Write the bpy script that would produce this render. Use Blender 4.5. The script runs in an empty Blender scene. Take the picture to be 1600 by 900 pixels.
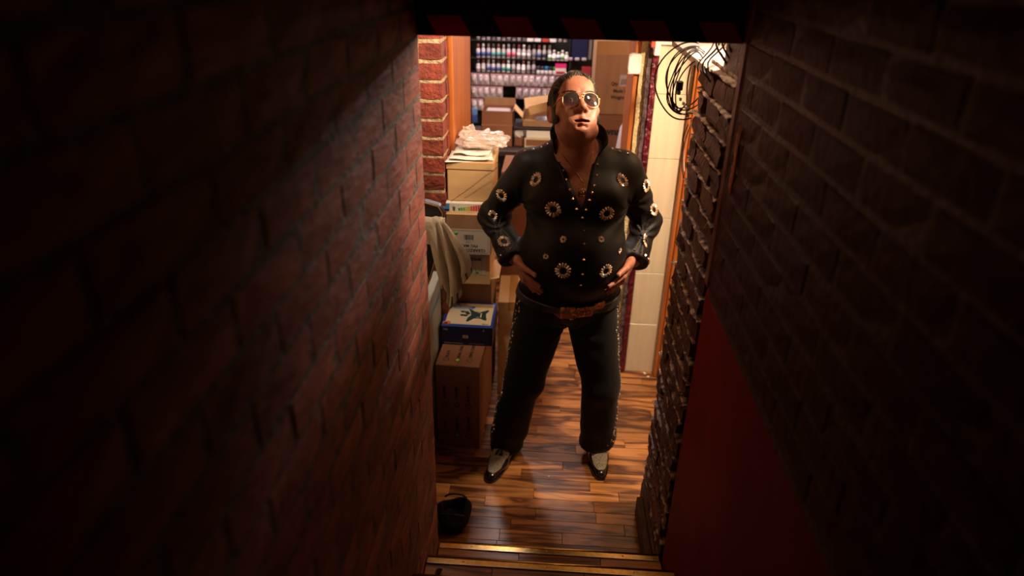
import bpy, bmesh, math, random
import numpy as np
from mathutils import Vector, Matrix, Euler, noise
random.seed(7); np.random.seed(7)
SC = bpy.context.scene
COL = SC.collection
PI = math.pi

# ------------------------------------------------------------------ camera
CAMH = 2.18
TH, PS, RO = math.radians(26.5), math.radians(3.0), math.radians(1.2)
fwd = Vector((-math.sin(PS)*math.cos(TH), math.cos(PS)*math.cos(TH), -math.sin(TH)))
r0 = Vector((math.cos(PS), math.sin(PS), 0)); u0 = r0.cross(fwd)
rt = math.cos(RO)*r0 + math.sin(RO)*u0; up = math.cos(RO)*u0 - math.sin(RO)*r0
cd = bpy.data.cameras.new('camera'); cam = bpy.data.objects.new('camera', cd); COL.objects.link(cam)
M = Matrix((rt, up, -fwd)).transposed().to_4x4(); M.translation = (0, 0, CAMH)
cam.matrix_world = M
cd.sensor_width = 36; cd.lens = 36*1060/1600; cd.clip_start = .03; cd.clip_end = 60
cd.dof.use_dof = True; cd.dof.focus_distance = 2.50; cd.dof.aperture_fstop = 1.6
SC.camera = cam

# ------------------------------------------------------------------ world and lights
w = bpy.data.worlds.new('world'); SC.world = w; w.use_nodes = True
w.node_tree.nodes['Background'].inputs[0].default_value = (.5, .35, .3, 1)
w.node_tree.nodes['Background'].inputs[1].default_value = .0006
def area(name, loc, aim, size, watts, color, size_y=None, spread=PI):
    d = bpy.data.lights.new(name, 'AREA'); d.energy = watts; d.color = color; d.spread = spread
    d.shape = 'RECTANGLE'; d.size = size; d.size_y = size_y or size
    o = bpy.data.objects.new(name, d); COL.objects.link(o); o.location = loc
    o.rotation_euler = (Vector(aim)-Vector(loc)).to_track_quat('-Z', 'Y').to_euler(); return o
def point(name, loc, r, watts, color):
    d = bpy.data.lights.new(name, 'POINT'); d.energy = watts; d.color = color; d.shadow_soft_size = r
    o = bpy.data.objects.new(name, d); COL.objects.link(o); o.location = loc; return o
WARM = (1, .66, .36); COOL = (1, .86, .84)
def spot(name, loc, aim, deg, blend, r, watts, color):
    d = bpy.data.lights.new(name, 'SPOT'); d.energy = watts; d.color = color; d.shadow_soft_size = r; d.spot_size = math.radians(deg); d.spot_blend = blend
    o = bpy.data.objects.new(name, d); COL.objects.link(o); o.location = loc
    o.rotation_euler = (Vector(aim)-Vector(loc)).to_track_quat('-Z', 'Y').to_euler(); return o
spot('ceiling_spot', (.80, 2.35, 2.15), (-.02, 2.68, 1.10), 124, .6, .03, 118, (1, .76, .52))
point('left_wall_fill', (.38, 2.30, 2.13), .03, 3.6, (1, .66, .40))  # added fill that lights the left wall, not a fixture of the room
spot('box_stack_fill', (-.50, 2.36, 2.25), (-.36, 3.04, 1.30), 70, .7, .04, 38, (1, .80, .58))  # added fill lamp, only there to brighten the box stack
point('rear_lamp', (.95, 2.80, 2.12), .05, 19, (1, .70, .42))
area('shop_tube_light', (1.1, 6.5, 2.42), (.9, 5.6, 1.5), .2, 330, COOL, 1.0)
area('shop_tube_light.001', (-.3, 4.6, 2.5), (-.3, 4.9, 0), .2, 30, COOL, 1.2)

SC.view_settings.view_transform = 'Standard'; SC.view_settings.look = 'None'
SC.view_settings.exposure = 0.0; SC.view_settings.gamma = 1; SC.view_settings.use_curve_mapping = False

# ------------------------------------------------------------------ helpers
class MB:
    def __init__(s): s.v = []; s.f = []; s.m = []; s.sm = []
    def add(s, vs, fs, mi=0, smooth=False, mat=None):
        b = len(s.v)
        if mat is not None: vs = [tuple(mat @ Vector(v)) for v in vs]
        s.v += [tuple(v) for v in vs]
        for f in fs: s.f.append(tuple(b+i for i in f)); s.m.append(mi); s.sm.append(smooth)
    def box(s, x0, x1, y0, y1, z0, z1, mi=0, mat=None, jit=0):
        vs = [(x, y, z) for z in (z0, z1) for y in (y0, y1) for x in (x0, x1)]
        if jit: vs = [tuple(c+random.uniform(-jit, jit) for c in v) for v in vs]
        s.add(vs, [(0, 2, 3, 1), (4, 5, 7, 6), (0, 1, 5, 4), (2, 6, 7, 3), (0, 4, 6, 2), (1, 3, 7, 5)], mi, False, mat)
    def rbox(s, x0, x1, y0, y1, z0, z1, r=.003, mi=0, mat=None):
        # box with chamfered edges
        c = [((x0+x1)/2, (x1-x0)/2), ((y0+y1)/2, (y1-y0)/2), ((z0+z1)/2, (z1-z0)/2)]
        vs = []; idx = {}
        for sx in (-1, 1):
            for sy in (-1, 1):
                for sz in (-1, 1):
                    sg = (sx, sy, sz)
                    for a in range(3):
                        p = [c[k][0]+sg[k]*(c[k][1]-(0 if k == a else r)) for k in range(3)]
                        idx[(sg, a)] = len(vs); vs.append(p)
        fs = []
        def order(q, n):
            ce = sum((Vector(vs[i]) for i in q), Vector())/len(q)
            n = Vector(n).normalized(); t = (Vector(vs[q[0]])-ce).normalized(); b = n.cross(t)
            return sorted(q, key=lambda i: math.atan2((Vector(vs[i])-ce).dot(b), (Vector(vs[i])-ce).dot(t)))
        for a in range(3):
            for sg in (-1, 1):
                q = [idx[(k, a)] for k in [t for t in [(x, y, z) for x in (-1, 1) for y in (-1, 1) for z in (-1, 1)] if t[a] == sg]]
                n = [0, 0, 0]; n[a] = sg; fs.append(order(q, n))
        for a in range(3):
            o = [k for k in range(3) if k != a]
            for s1 in (-1, 1):
                for s2 in (-1, 1):
                    q = []
                    for sa in (-1, 1):
                        g = [0, 0, 0]; g[a] = sa; g[o[0]] = s1; g[o[1]] = s2; g = tuple(g)
                        q += [idx[(g, o[0])], idx[(g, o[1])]]
                    n = [0, 0, 0]; n[o[0]] = s1; n[o[1]] = s2; fs.append(order(q, n))
        for g in [(x, y, z) for x in (-1, 1) for y in (-1, 1) for z in (-1, 1)]:
            fs.append(order([idx[(g, a)] for a in range(3)], g))
        s.add(vs, fs, mi, False, mat)
    def tube(s, pts, r, n=8, mi=0, smooth=True, cap=True, closed=False, mat=None):
        pts = [Vector(p) for p in pts]; N = len(pts)
        rs = r if isinstance(r, (list, tuple)) else [r]*N
        vs = []; prev = None
        for i, p in enumerate(pts):
            if closed: t = pts[(i+1) % N]-pts[i-1]
            else: t = pts[min(i+1, N-1)]-pts[max(i-1, 0)]
            t.normalize()
            if prev is None: a = t.orthogonal().normalized()
            else:
                a = prev-t*prev.dot(t); a.normalize()
            prev = a; b = t.cross(a)
            for k in range(n):
                an = 2*PI*k/n; vs.append(p+(a*math.cos(an)+b*math.sin(an))*rs[i])
        fs = []
        for i in range(N if closed else N-1):
            j = (i+1) % N
            for k in range(n): fs.append((i*n+k, i*n+(k+1) % n, j*n+(k+1) % n, j*n+k))
        if cap and not closed: fs += [tuple(range(n-1, -1, -1)), tuple((N-1)*n+k for k in range(n))]
        s.add(vs, fs, mi, smooth, mat)
    def lathe(s, prof, n=16, mi=0, mat=None, smooth=True):
        vs = []; fs = []
        for (r, z) in prof:
            for k in range(n): a = 2*PI*k/n; vs.append((r*math.cos(a), r*math.sin(a), z))
        for i in range(len(prof)-1):
            for k in range(n): fs.append((i*n+k, i*n+(k+1) % n, (i+1)*n+(k+1) % n, (i+1)*n+k))
        fs.append(tuple(range(n-1, -1, -1))); fs.append(tuple((len(prof)-1)*n+k for k in range(n)))
        s.add(vs, fs, mi, smooth, mat)
    def prism(s, poly, d0, d1, axis='y', mi=0, mat=None):
        # poly in the two other axes, extruded along axis
        n = len(poly)
        def P(a, b, d): return {'x': (d, a, b), 'y': (a, d, b), 'z': (a, b, d)}[axis]
        vs = [P(a, b, d0) for a, b in poly]+[P(a, b, d1) for a, b in poly]
        fs = [tuple(range(n)), tuple(range(2*n-1, n-1, -1))]+[(i, i+n, (i+1) % n+n, (i+1) % n) for i in range(n)]
        s.add(vs, fs, mi, False, mat)
    def grid(s, P, mi=0, smooth=True, wrap=False):
        nu = len(P); nv = len(P[0]); fs = []
        for i in range(nu-1):
            for j in range(nv if wrap else nv-1):
                j2 = (j+1) % nv; fs.append((i*nv+j, (i+1)*nv+j, (i+1)*nv+j2, i*nv+j2))
        s.add([p for row in P for p in row], fs, mi, smooth)
    def mesh(s, name, mats):
        me = bpy.data.meshes.new(name); me.from_pydata(s.v, [], s.f)
        for m in (mats if isinstance(mats, (list, tuple)) else [mats]): me.materials.append(m)
        me.polygons.foreach_set('material_index', s.m); me.polygons.foreach_set('use_smooth', s.sm)
        bm = bmesh.new(); bm.from_mesh(me); bmesh.ops.recalc_face_normals(bm, faces=bm.faces); bm.to_mesh(me); bm.free()
        me.update(); return me
    def build(s, name, mats, parent=None, loc=None, rot=None):
        return link(name, s.mesh(name, mats), parent, loc, rot)
def link(name, me, parent=None, loc=None, rot=None):
    o = bpy.data.objects.new(name, me); COL.objects.link(o)
    if parent: o.parent = parent
    if loc: o.location = loc
    if rot: o.rotation_euler = rot
    return o
def tag(o, label=None, cat=None, group=None, kind=None):
    if label: o['label'] = label
    if cat: o['category'] = cat
    if group: o['group'] = group
    if kind: o['kind'] = kind
    return o
def thing(name, label, cat, loc=(0, 0, 0), rz=0, group=None):
    o = bpy.data.objects.new(name, None); COL.objects.link(o); o.empty_display_size = .05
    o.location = loc; o.rotation_euler = (0, 0, rz); return tag(o, label, cat, group)
def solidify(o, t, off=0):
    m = o.modifiers.new('solid', 'SOLIDIFY'); m.thickness = t; m.offset = off; return o
def subsurf(o, n=1):
    m = o.modifiers.new('sub', 'SUBSURF'); m.levels = n; m.render_levels = n; return o
def copy_tree(o, parent=None):
    c = o.copy(); COL.objects.link(c); c.parent = parent
    for ch in list(o.children): copy_tree(ch, c)
    return c

# ------------------------------------------------------------------ materials
def mat(name, color, rough=.6, metal=0, var=0, scale=20, bump=0, bscale=None, color2=None, rnd=0, spec=.5, coat=0,
        sheen=0, alpha=1, trans=0, emit=None, sss=0, detail=4, stretch=(1, 1, 1), coords='Object', f1=.35, f2=.65):
    m = bpy.data.materials.new(name); m.use_nodes = True; nt = m.node_tree; N = nt.nodes; L = nt.links
    b = N['Principled BSDF']
    def S(k, v):
        if k in b.inputs: b.inputs[k].default_value = v
    S('Base Color', (*color, 1)); S('Roughness', rough); S('Metallic', metal); S('Specular IOR Level', spec)
    S('Coat Weight', coat); S('Coat Roughness', .15); S('Sheen Weight', sheen); S('Alpha', alpha); S('Transmission Weight', trans)
    if sss: S('Subsurface Weight', sss); S('Subsurface Radius', (1, .3, .15)); S('Subsurface Scale', .008)
    if emit: S('Emission Color', (*emit[:3], 1)); S('Emission Strength', emit[3])
    tc = N.new('ShaderNodeTexCoord'); mp = N.new('ShaderNodeMapping'); mp.inputs['Scale'].default_value = stretch
    src = tc.outputs[coords]
    if rnd:
        oi = N.new('ShaderNodeObjectInfo'); ad = N.new('ShaderNodeVectorMath'); ad.operation = 'ADD'
        mu = N.new('ShaderNodeVectorMath'); mu.operation = 'SCALE'; mu.inputs['Scale'].default_value = 37
        cx = N.new('ShaderNodeCombineXYZ'); L.new(oi.outputs['Random'], cx.inputs[0]); L.new(oi.outputs['Random'], cx.inputs[2])
        L.new(cx.outputs[0], mu.inputs[0]); L.new(src, ad.inputs[0]); L.new(mu.outputs[0], ad.inputs[1]); src = ad.outputs[0]
    L.new(src, mp.inputs['Vector'])
    col = None
    if color2 is not None or var:
        nz = N.new('ShaderNodeTexNoise'); nz.inputs['Scale'].default_value = scale; nz.inputs['Detail'].default_value = detail
        L.new(mp.outputs[0], nz.inputs['Vector'])
        cr = N.new('ShaderNodeValToRGB'); L.new(nz.outputs['Fac'], cr.inputs[0])
        c2 = color2 if color2 is not None else tuple(c*(1-var) for c in color)
        cr.color_ramp.elements[0].position = f1; cr.color_ramp.elements[1].position = f2
        cr.color_ramp.elements[0].color = (*c2, 1); cr.color_ramp.elements[1].color = (*color, 1); col = cr.outputs[0]
    if rnd:
        hs = N.new('ShaderNodeHueSaturation'); mr = N.new('ShaderNodeMapRange'); L.new(oi.outputs['Random'], mr.inputs[0])
        mr.inputs[3].default_value = 1-rnd; mr.inputs[4].default_value = 1+rnd; L.new(mr.outputs[0], hs.inputs['Value'])
        if col is not None: L.new(col, hs.inputs['Color'])
        else: hs.inputs['Color'].default_value = (*color, 1)
        col = hs.outputs[0]
    if col is not None: L.new(col, b.inputs['Base Color'])
    if bump:
        n2 = N.new('ShaderNodeTexNoise'); n2.inputs['Scale'].default_value = bscale or scale; n2.inputs['Detail'].default_value = 5
        L.new(mp.outputs[0], n2.inputs['Vector']); bp = N.new('ShaderNodeBump'); bp.inputs['Strength'].default_value = bump
        bp.inputs['Distance'].default_value = .01; L.new(n2.outputs['Fac'], bp.inputs['Height']); L.new(bp.outputs[0], b.inputs['Normal'])
    return m
def woodmat(name, c1, c2, c3, rough=.35, rnd=.35, sc=1.0, axis=0):
    m = bpy.data.materials.new(name); m.use_nodes = True; nt = m.node_tree; N = nt.nodes; L = nt.links; b = N['Principled BSDF']
    tc = N.new('ShaderNodeTexCoord'); oi = N.new('ShaderNodeObjectInfo'); cx = N.new('ShaderNodeCombineXYZ')
    for k in range(3): L.new(oi.outputs['Random'], cx.inputs[k])
    mu = N.new('ShaderNodeVectorMath'); mu.operation = 'SCALE'; mu.inputs['Scale'].default_value = 53; L.new(cx.outputs[0], mu.inputs[0])
    ad = N.new('ShaderNodeVectorMath'); ad.operation = 'ADD'; L.new(tc.outputs['Object'], ad.inputs[0]); L.new(mu.outputs[0], ad.inputs[1])
    mp = N.new('ShaderNodeMapping'); s = [13*sc]*3; s[axis] = 1.6*sc; mp.inputs['Scale'].default_value = s; L.new(ad.outputs[0], mp.inputs['Vector'])
    n1 = N.new('ShaderNodeTexNoise'); n1.inputs['Scale'].default_value = 1.3; n1.inputs['Detail'].default_value = 3; n1.inputs['Distortion'].default_value = 1.2
    L.new(mp.outputs[0], n1.inputs['Vector'])
    wv = N.new('ShaderNodeMath'); wv.operation = 'MULTIPLY'; wv.inputs[1].default_value = 5; L.new(n1.outputs['Fac'], wv.inputs[0])
    fr = N.new('ShaderNodeMath'); fr.operation = 'PINGPONG'; fr.inputs[1].default_value = 1; L.new(wv.outputs[0], fr.inputs[0])
    cr = N.new('ShaderNodeValToRGB'); e = cr.color_ramp.elements; e[0].color = (*c1, 1); e[1].color = (*c3, 1); e[0].position = .1; e[1].position = .95
    k = cr.color_ramp.elements.new(.5); k.color = (*c2, 1); L.new(fr.outputs[0], cr.inputs[0])
    hs = N.new('ShaderNodeHueSaturation'); mr = N.new('ShaderNodeMapRange'); L.new(oi.outputs['Random'], mr.inputs[0])
    mr.inputs[3].default_value = 1-rnd; mr.inputs[4].default_value = 1+rnd*.7; L.new(mr.outputs[0], hs.inputs['Value']); L.new(cr.outputs[0], hs.inputs['Color'])
    L.new(hs.outputs[0], b.inputs['Base Color']); b.inputs['Roughness'].default_value = rough
    return m
MT = {}
MT['brick_left'] = mat('sealed_brick', (.36, .105, .070), .7, color2=(.20, .058, .040), scale=20, bump=.6, bscale=70, stretch=(1, .3, 1), rnd=.22, spec=.25)
MT['mortar_left'] = mat('grey_mortar', (.15, .11, .08), .75, color2=(.07, .045, .033), scale=25, bump=.8, bscale=60)
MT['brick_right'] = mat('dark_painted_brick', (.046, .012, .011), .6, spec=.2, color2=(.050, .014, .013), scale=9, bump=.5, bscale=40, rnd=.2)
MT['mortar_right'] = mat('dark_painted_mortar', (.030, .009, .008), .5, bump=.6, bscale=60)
MT['red_plaster'] = mat('red_plaster', (.23, .007, .005), .6, color2=(.16, .005, .004), scale=3, bump=.25, bscale=9, spec=.15)
MT['brick_rough'] = mat('maroon_rough_brick', (.065, .018, .015), .34, color2=(.13, .05, .038), scale=24, bump=1.6, bscale=42, rnd=.25, f1=.4, f2=.75, stretch=(1, 2.2, .5))
MT['mortar_rough'] = mat('chipped_highlit_mortar', (.13, .055, .045), .5, color2=(.62, .46, .37), scale=30, bump=1, bscale=80, f1=.40, f2=.54)  # pale mortar, lightened further to paint in highlights of raking light
MT['brick_pillar'] = mat('red_brick', (.28, .048, .026), .8, color2=(.17, .028, .017), scale=22, bump=1, bscale=70, rnd=.2)
MT['mortar_pillar'] = mat('sand_mortar', (.56, .42, .26), .9, color2=(.34, .24, .13), scale=45, bump=1.2, bscale=70)
MT['orange'] = woodmat('orange_wood', (.38, .095, .018), (.45, .125, .024), (.50, .150, .030), .4, .05, .8, 2)
MT['foam'] = mat('yellowed_foam', (.78, .62, .33), .9, color2=(.55, .42, .2), scale=60, bump=1, bscale=90)
MT['mortar_grey'] = mat('grey_rubble', (.16, .10, .11), .8, color2=(.07, .035, .04), scale=30, bump=1.2, bscale=50)
MT['maroon'] = mat('maroon_gloss_paint', (.14, .012, .022), .22, color2=(.07, .006, .012), scale=30, bump=1.2, bscale=45)
MT['tile'] = mat('cream_tile', (.74, .62, .44), .3, color2=(.68, .56, .39), scale=6, stretch=(6, 1, .4))
MT['grout'] = mat('tile_grout', (.45, .36, .24), .8)
MT['plank'] = woodmat('merbau_laminate', (.10, .030, .009), (.34, .130, .036), (.50, .205, .060), .34, .38, 1.0, 0)
MT['board_base'] = mat('floor_gap', (.03, .012, .006), .8)
MT['brass'] = mat('brass', (.80, .52, .16), .28, 1, color2=(.62, .38, .11), scale=60)
MT['alu'] = mat('aluminium_lip', (.75, .68, .55), .3, 1)
MT['black'] = mat('black_paint', (.012, .010, .010), .5)
MT['stripe'] = mat('red_hazard_tape', (.62, .03, .015), .6)
MT['ceiling'] = mat('dark_plaster', (.08, .05, .045), .9)
MT['white_wall'] = mat('white_plaster', (.62, .5, .38), .9, color2=(.52, .42, .31), scale=4)
MT['card'] = mat('tan_cardboard', (.60, .37, .175), .8, color2=(.54, .325, .15), scale=3, stretch=(1, 1, 8), bump=.08, bscale=30)
MT['card_d'] = mat('brown_cardboard', (.33, .175, .085), .85, color2=(.28, .145, .07), scale=3, stretch=(8, 8, 1), bump=.08, bscale=30)
MT['card_r'] = mat('reddish_cardboard', (.27, .105, .050), .85, color2=(.22, .085, .04), scale=3, bump=.08, bscale=30)
MT['tape'] = mat('packing_tape', (.42, .21, .08), .25)
MT['labelp'] = mat('grey_label', (.50, .42, .36), .7)
MT['white'] = mat('white_card', (.80, .76, .68), .5)
MT['paper'] = mat('white_paper', (.82, .76, .70), .7, var=.08, scale=12)
MT['ink'] = mat('black_ink', (.012, .010, .010), .6)
MT['inkbrown'] = mat('dark_brown_ink', (.035, .014, .007), .7)
MT['green'] = mat('green_sticker', (.10, .42, .02), .6)
MT['lime'] = mat('lime_dot', (.30, .55, .08), .6)
MT['blue'] = mat('blue_card', (.010, .045, .30), .35)
MT['navy'] = mat('navy_card', (.008, .012, .055), .4)
MT['skyblue'] = mat('light_blue_print', (.06, .28, .62), .4)
MT['beige'] = mat('beige_print', (.62, .52, .38), .45)
MT['teal_dark'] = mat('dark_teal_print', (.012, .045, .055), .5)
MT['orangep'] = mat('orange_print', (.62, .18, .08), .5)
MT['leather'] = mat('black_vinyl', (.022, .022, .024), .38, bump=.2, bscale=120)
MT['piping'] = mat('tan_piping', (.45, .24, .12), .5)
MT['towel'] = mat('beige_towel', (.66, .60, .50), 1, color2=(.60, .52, .40), scale=60, bump=.35, bscale=260, sheen=.3)
MT['towel_s'] = mat('dark_rib_stripe', (.16, .10, .07), 1)
MT['tub'] = mat('frosted_plastic', (.72, .74, .74), .35, alpha=.55)
MT['cable'] = mat('black_cable', (.010, .008, .008), .35)
MT['cable_r'] = mat('dark_red_cable', (.05, .012, .010), .35)
MT['cable_w'] = mat('yellowed_cable', (.55, .42, .20), .4)
MT['metal'] = mat('grey_sheet_metal', (.30, .27, .28), .45, .2, color2=(.25, .22, .23), scale=8)
MT['lip'] = mat('metal_lip', (.42, .36, .31), .4, .5)
MT['plastic_w'] = mat('white_plastic', (.82, .78, .70), .35)
MT['greywood'] = mat('worn_grey_board', (.20, .13, .085), .8, color2=(.10, .06, .04), scale=20, stretch=(8, 1, 8), bump=.6, bscale=40)

def strip(o): o['kind'] = 'structure'; return o
def struct(name, mb, m, label=None): return tag(mb.build(name, m), label, None, None, 'structure')

# ------------------------------------------------------------------ text
def text_mesh(s, size, m, ext=.0004, bold=0):
    c = bpy.data.curves.new('t', 'FONT'); c.body = s; c.size = size; c.extrude = ext; c.align_x = 'CENTER'; c.align_y = 'CENTER'
    c.offset = bold; c.resolution_u = 2
    o = bpy.data.objects.new('t', c); COL.objects.link(o); bpy.context.view_layer.update()
    dg = bpy.context.evaluated_depsgraph_get(); me = bpy.data.meshes.new_from_object(o.evaluated_get(dg))
    bpy.data.objects.remove(o); bpy.data.curves.remove(c); me.materials.clear(); me.materials.append(m); return me
def text(name, s, size, m, parent, loc, face='front', spin=0, bold=0, sx=1):
    """face: 'front' faces -Y, 'top' faces +Z; spin turns the line in its own plane"""
    me = text_mesh(s, size, m, bold=bold); o = link(name, me, parent)
    R = Matrix.Rotation(PI/2, 4, 'X') if face == 'front' else Matrix.Identity(4)
    o.matrix_basis = Matrix.Translation(loc) @ R @ Matrix.Rotation(spin, 4, 'Z') @ Matrix.Diagonal((sx, 1, 1, 1)); return o

# ================================================================== STRUCTURE
LX, RX, EY = -.35, .475, 1.845          # stairwell wall faces, far end of the walls
XL, XR = -.95, 1.45                     # lower room sides
BY = 3.364                              # back wall front face
# --- floor of lower room and shop
m = MB(); m.box(XL-.3, XR+.3, 1.84, 6.9, -.08, -.004); floor = struct('floor', m, MT['board_base'])
def plank_mesh(L, W, H=.006):
    p = MB(); p.rbox(-L/2, L/2, -W/2, W/2, -H, 0, .0012); return p.mesh('plank', MT['plank'])
PW = .063; lens = [.26, .38, .48, .60]; PM = {l: plank_mesh(l-.0012, PW-.0010) for l in lens}
y = 1.876; row = 0
while y < 3.9:
    x = -.62-random.random()*.4
    while x < .95:
        l = random.choice(lens); o = link('plank', PM[l], floor, (x+l/2, y, 0)); x += l
    y += PW; row += 1
m = MB()
yy = y-PW/2
while yy < 6.7:
    xx = -.9-random.random()*.4
    while xx < 1.3:
        l = random.choice(lens); m.box(xx, xx+l-.002, yy, yy+PW-.002, -.006, 0); xx += l
    yy += PW
tag(m.build('plank_field', MT['plank'], floor), kind='stuff')
# --- stairs
RISE, RUN = .18, .23
m = MB()
for i in range(1, 10):
    m.box(LX, RX, EY-i*RUN-.6 if i == 9 else EY-i*RUN-.02, EY-(i-1)*RUN-.012, 0 if i == 1 else (i-1)*RISE-.1, i*RISE-.012)
stairs = struct('stairs', m, MT['board_base'])
for i in range(1, 10):
    yf = EY-(i-1)*RUN; z = i*RISE
    tr = MB(); tr.box(LX+.002, RX-.002, yf-.010, yf-.006, z-RISE+.002, z-.012); tread = tr.build('riser', MT['board_base'], stairs)
    for r in range(3):
        yc = yf-.03-PW*.5-r*PW*.94
        if r == 2: continue
        x = LX+.002
        while x < RX-.01:
            l = min(random.choice([.22, .30, .42]), RX-.002-x)
            p = MB(); p.rbox(-l/2+.0006, l/2-.0006, -PW/2+.0005, PW/2-.0005, -.010, 0, .001)
            p.build('plank', MT['plank'], stairs, (x+l/2, yc, z)); x += l
    b = MB()
    x0, x1 = (LX+.004, RX-.008)
    b.tube([(x0, yf-.006, z-.002), (x1, yf-.006, z-.002)], .0075, 10)
    b.rbox(x0, x1, yf-.030, yf-.010, z, z+.0035, .001)
    b.box(x0, x1, yf-.004, yf-.001, z-.024, z-.004)
    ns = b.build('nosing', MT['brass'], stairs)
    b = MB(); b.rbox(x0, x1, yf-.034, yf-.029, z, z+.0045, .0012); b.build('nosing_lip', MT['alu'], ns)
    if i < 5:
        b = MB()
        for xx in (x0+.12, x0+.4, x0+.68): b.lathe([(.004, 0), (.0035, .001), (.001, .0015)], 8, mat=Matrix.Translation((xx, yf-.02, z+.0035)))
        b.build('screws', MT['alu'], ns)
# --- brick helpers
def brick_mesh(L, Hh, D, mtl, rough, seed):
    """brick along local Y, facing +X, centred; uneven front"""
    rnd = random.Random(seed); p = MB(); ny = 3; nz = 2; e = .006
    ys = [-L/2, -L/6, L/6, L/2]; zs = [-Hh/2, 0, Hh/2]
    fr = [[(D+rnd.uniform(-rough, rough*.6)-(e*.5 if (i in (0, 3) or k in (0, 2)) else 0), ys[i]+(e*.5 if i == 0 else -e*.5 if i == 3 else 0)+rnd.uniform(-rough, rough)*.6,
            zs[k]+(e*.4 if k == 0 else -e*.4 if k == 2 else 0)+rnd.uniform(-rough, rough)*.4) for i in range(4)] for k in range(3)]
    bk = [(0, ys[i], zs[k]) for k in (0, 2) for i in (0, 3)]
    v = [q for r in fr for q in r]; n = len(v); v += bk
    f = [(k*4+i, k*4+i+1, (k+1)*4+i+1, (k+1)*4+i) for k in range(2) for i in range(3)]
    f += [(n, 0, 4, 8, n+2), (n+1, n+3, 11, 7, 3), (n, n+1, 3, 2, 1, 0), (n+2, 8, 9, 10, 11, n+3)]
    p.add(v, f, 0, False); return p.mesh('brick', mtl)
def brick_wall(parent, x, face, y0, y1, z0, z1, L, Hh, J, D, mtl, rough, skip=None, jx=0, seed=0):
    rnd = random.Random(seed)
    full = [brick_mesh(L-J, Hh-J, D, mtl, rough, s) for s in range(6)]; head = [brick_mesh(L/2-J, Hh-J, D, mtl, rough, s) for s in range(4)]
    z = z0; c = 0; cnt = 0
    while z+Hh*.5 < z1:
        y = y1-(0 if c % 2 == 0 else L/2)
        segs = [] if c % 2 == 0 else [(y1-L/4, 0)]
        while y > y0:
            if y-L >= y0-.02: segs.append((y-L/2, 1)); y -= L
            else:
                if y-L/2 >= y0-.02: segs.append((y-L/4, 0))
                break
        for yc, k in segs:
            if skip and skip(yc, z+Hh/2): continue
            o = link('brick', rnd.choice(full if k else head), parent, (x+face*rnd.uniform(-jx, jx), yc, z+Hh/2+rnd.uniform(-.0015, .0015)))
            o.rotation_euler = (rnd.uniform(-.012, .012), 0, (0 if face > 0 else PI)+rnd.uniform(-.01, .01)); cnt += 1
        z += Hh; c += 1
    return cnt
# --- left stairwell wall
m = MB(); m.box(-.60, LX-.0045, -.9, EY-.004, 0, 2.6); wl = struct('wall_left', m, MT['mortar_left'])
n1 = brick_wall(wl, LX-.006, 1, .05, EY, 0, 2.32, .215, .076, .009, .0056, MT['brick_left'], .0010, jx=.0006, seed=1)
# --- right stairwell wall (painted brick above a red plastered dado)
PZ = 1.305
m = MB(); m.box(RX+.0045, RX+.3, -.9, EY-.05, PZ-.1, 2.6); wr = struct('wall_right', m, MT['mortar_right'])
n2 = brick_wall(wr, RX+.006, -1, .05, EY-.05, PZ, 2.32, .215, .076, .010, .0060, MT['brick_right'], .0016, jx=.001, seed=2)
m = MB(); # red dado with a rounded corner at its far end
prof = [(RX+.30, -.9), (RX+.003, -.9)]+[(RX+.003+.03-.03*math.cos(a), EY-.03+.03*math.sin(a)) for a in [k*PI/12 for k in range(7)]]+[(RX+.30, EY)]
NB = 48; zz = [0, .3, .6, .9, 1.15, 1.28, 1.298, PZ]
P = []
for z in zz:
    inset = 0 if z < 1.29 else (.003 if z < 1.3 else .008)
    P.append([(a+inset, b-inset*.3, z) for a, b in prof])
m.grid(P, smooth=False); m.add(P[-1], [tuple(range(len(prof)))])
tag(m.build('dado', MT['red_plaster'], wr), 'smooth dark red plastered lower part')
m = MB(); m.rbox(RX-.002, RX+.05, EY-.05, EY, PZ, 2.5, .008); tag(m.build('corner_bead', mat('corner_paint', (.11, .028, .022), .4, bump=.6, bscale=30), wr), 'dark red painted corner post')
m = MB()
for k, yy in enumerate((EY-.115, EY-.130)):
    m.tube([(RX-.003, yy+.004*math.sin(i*1.3+k), 1.62+i*.022) for i in range(9)], [.0015]+[.0035]*7+[.0015], 6)
tag(m.build('scraped_patch', mat('bare_pink_plaster', (.75, .32, .22), .7, bump=.8, bscale=80), wr), 'two pale pink scrapes in the paint')
# --- rough end of the right wall
RZ = 1.86
m = MB(); m.box(RX+.03, XR+.3, EY-.05, 2.31, 0, RZ+.02); wrr = struct('wall_right_rear', m, MT['mortar_rough'])
rnd = random.Random(5)
def rough_brick(L, W, Hh, seed):
    r = random.Random(seed); p = MB(); nx, ny, nz = 3, 4, 3
    bm = bmesh.new(); bmesh.ops.create_cube(bm, size=1); bmesh.ops.subdivide_edges(bm, edges=bm.edges, cuts=2, use_grid_fill=True)
    for v in bm.verts:
        q = Vector((v.co.x*W, v.co.y*L, v.co.z*Hh)); s = sum(abs(c) > .4 for c in v.co)
        q *= (1-.035*s); v.co = q+Vector((r.uniform(-.007, .006), r.uniform(-.006, .006), r.uniform(-.005, .005)))
    me = bpy.data.meshes.new('brick'); bm.to_mesh(me); bm.free(); me.materials.append(MT['brick_rough']); return me
RBF = [rough_brick(.215, .10, .062, s) for s in range(6)]; RBH = [rough_brick(.105, .10, .062, s+20) for s in range(6)]
c = 0; z = .0
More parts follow.
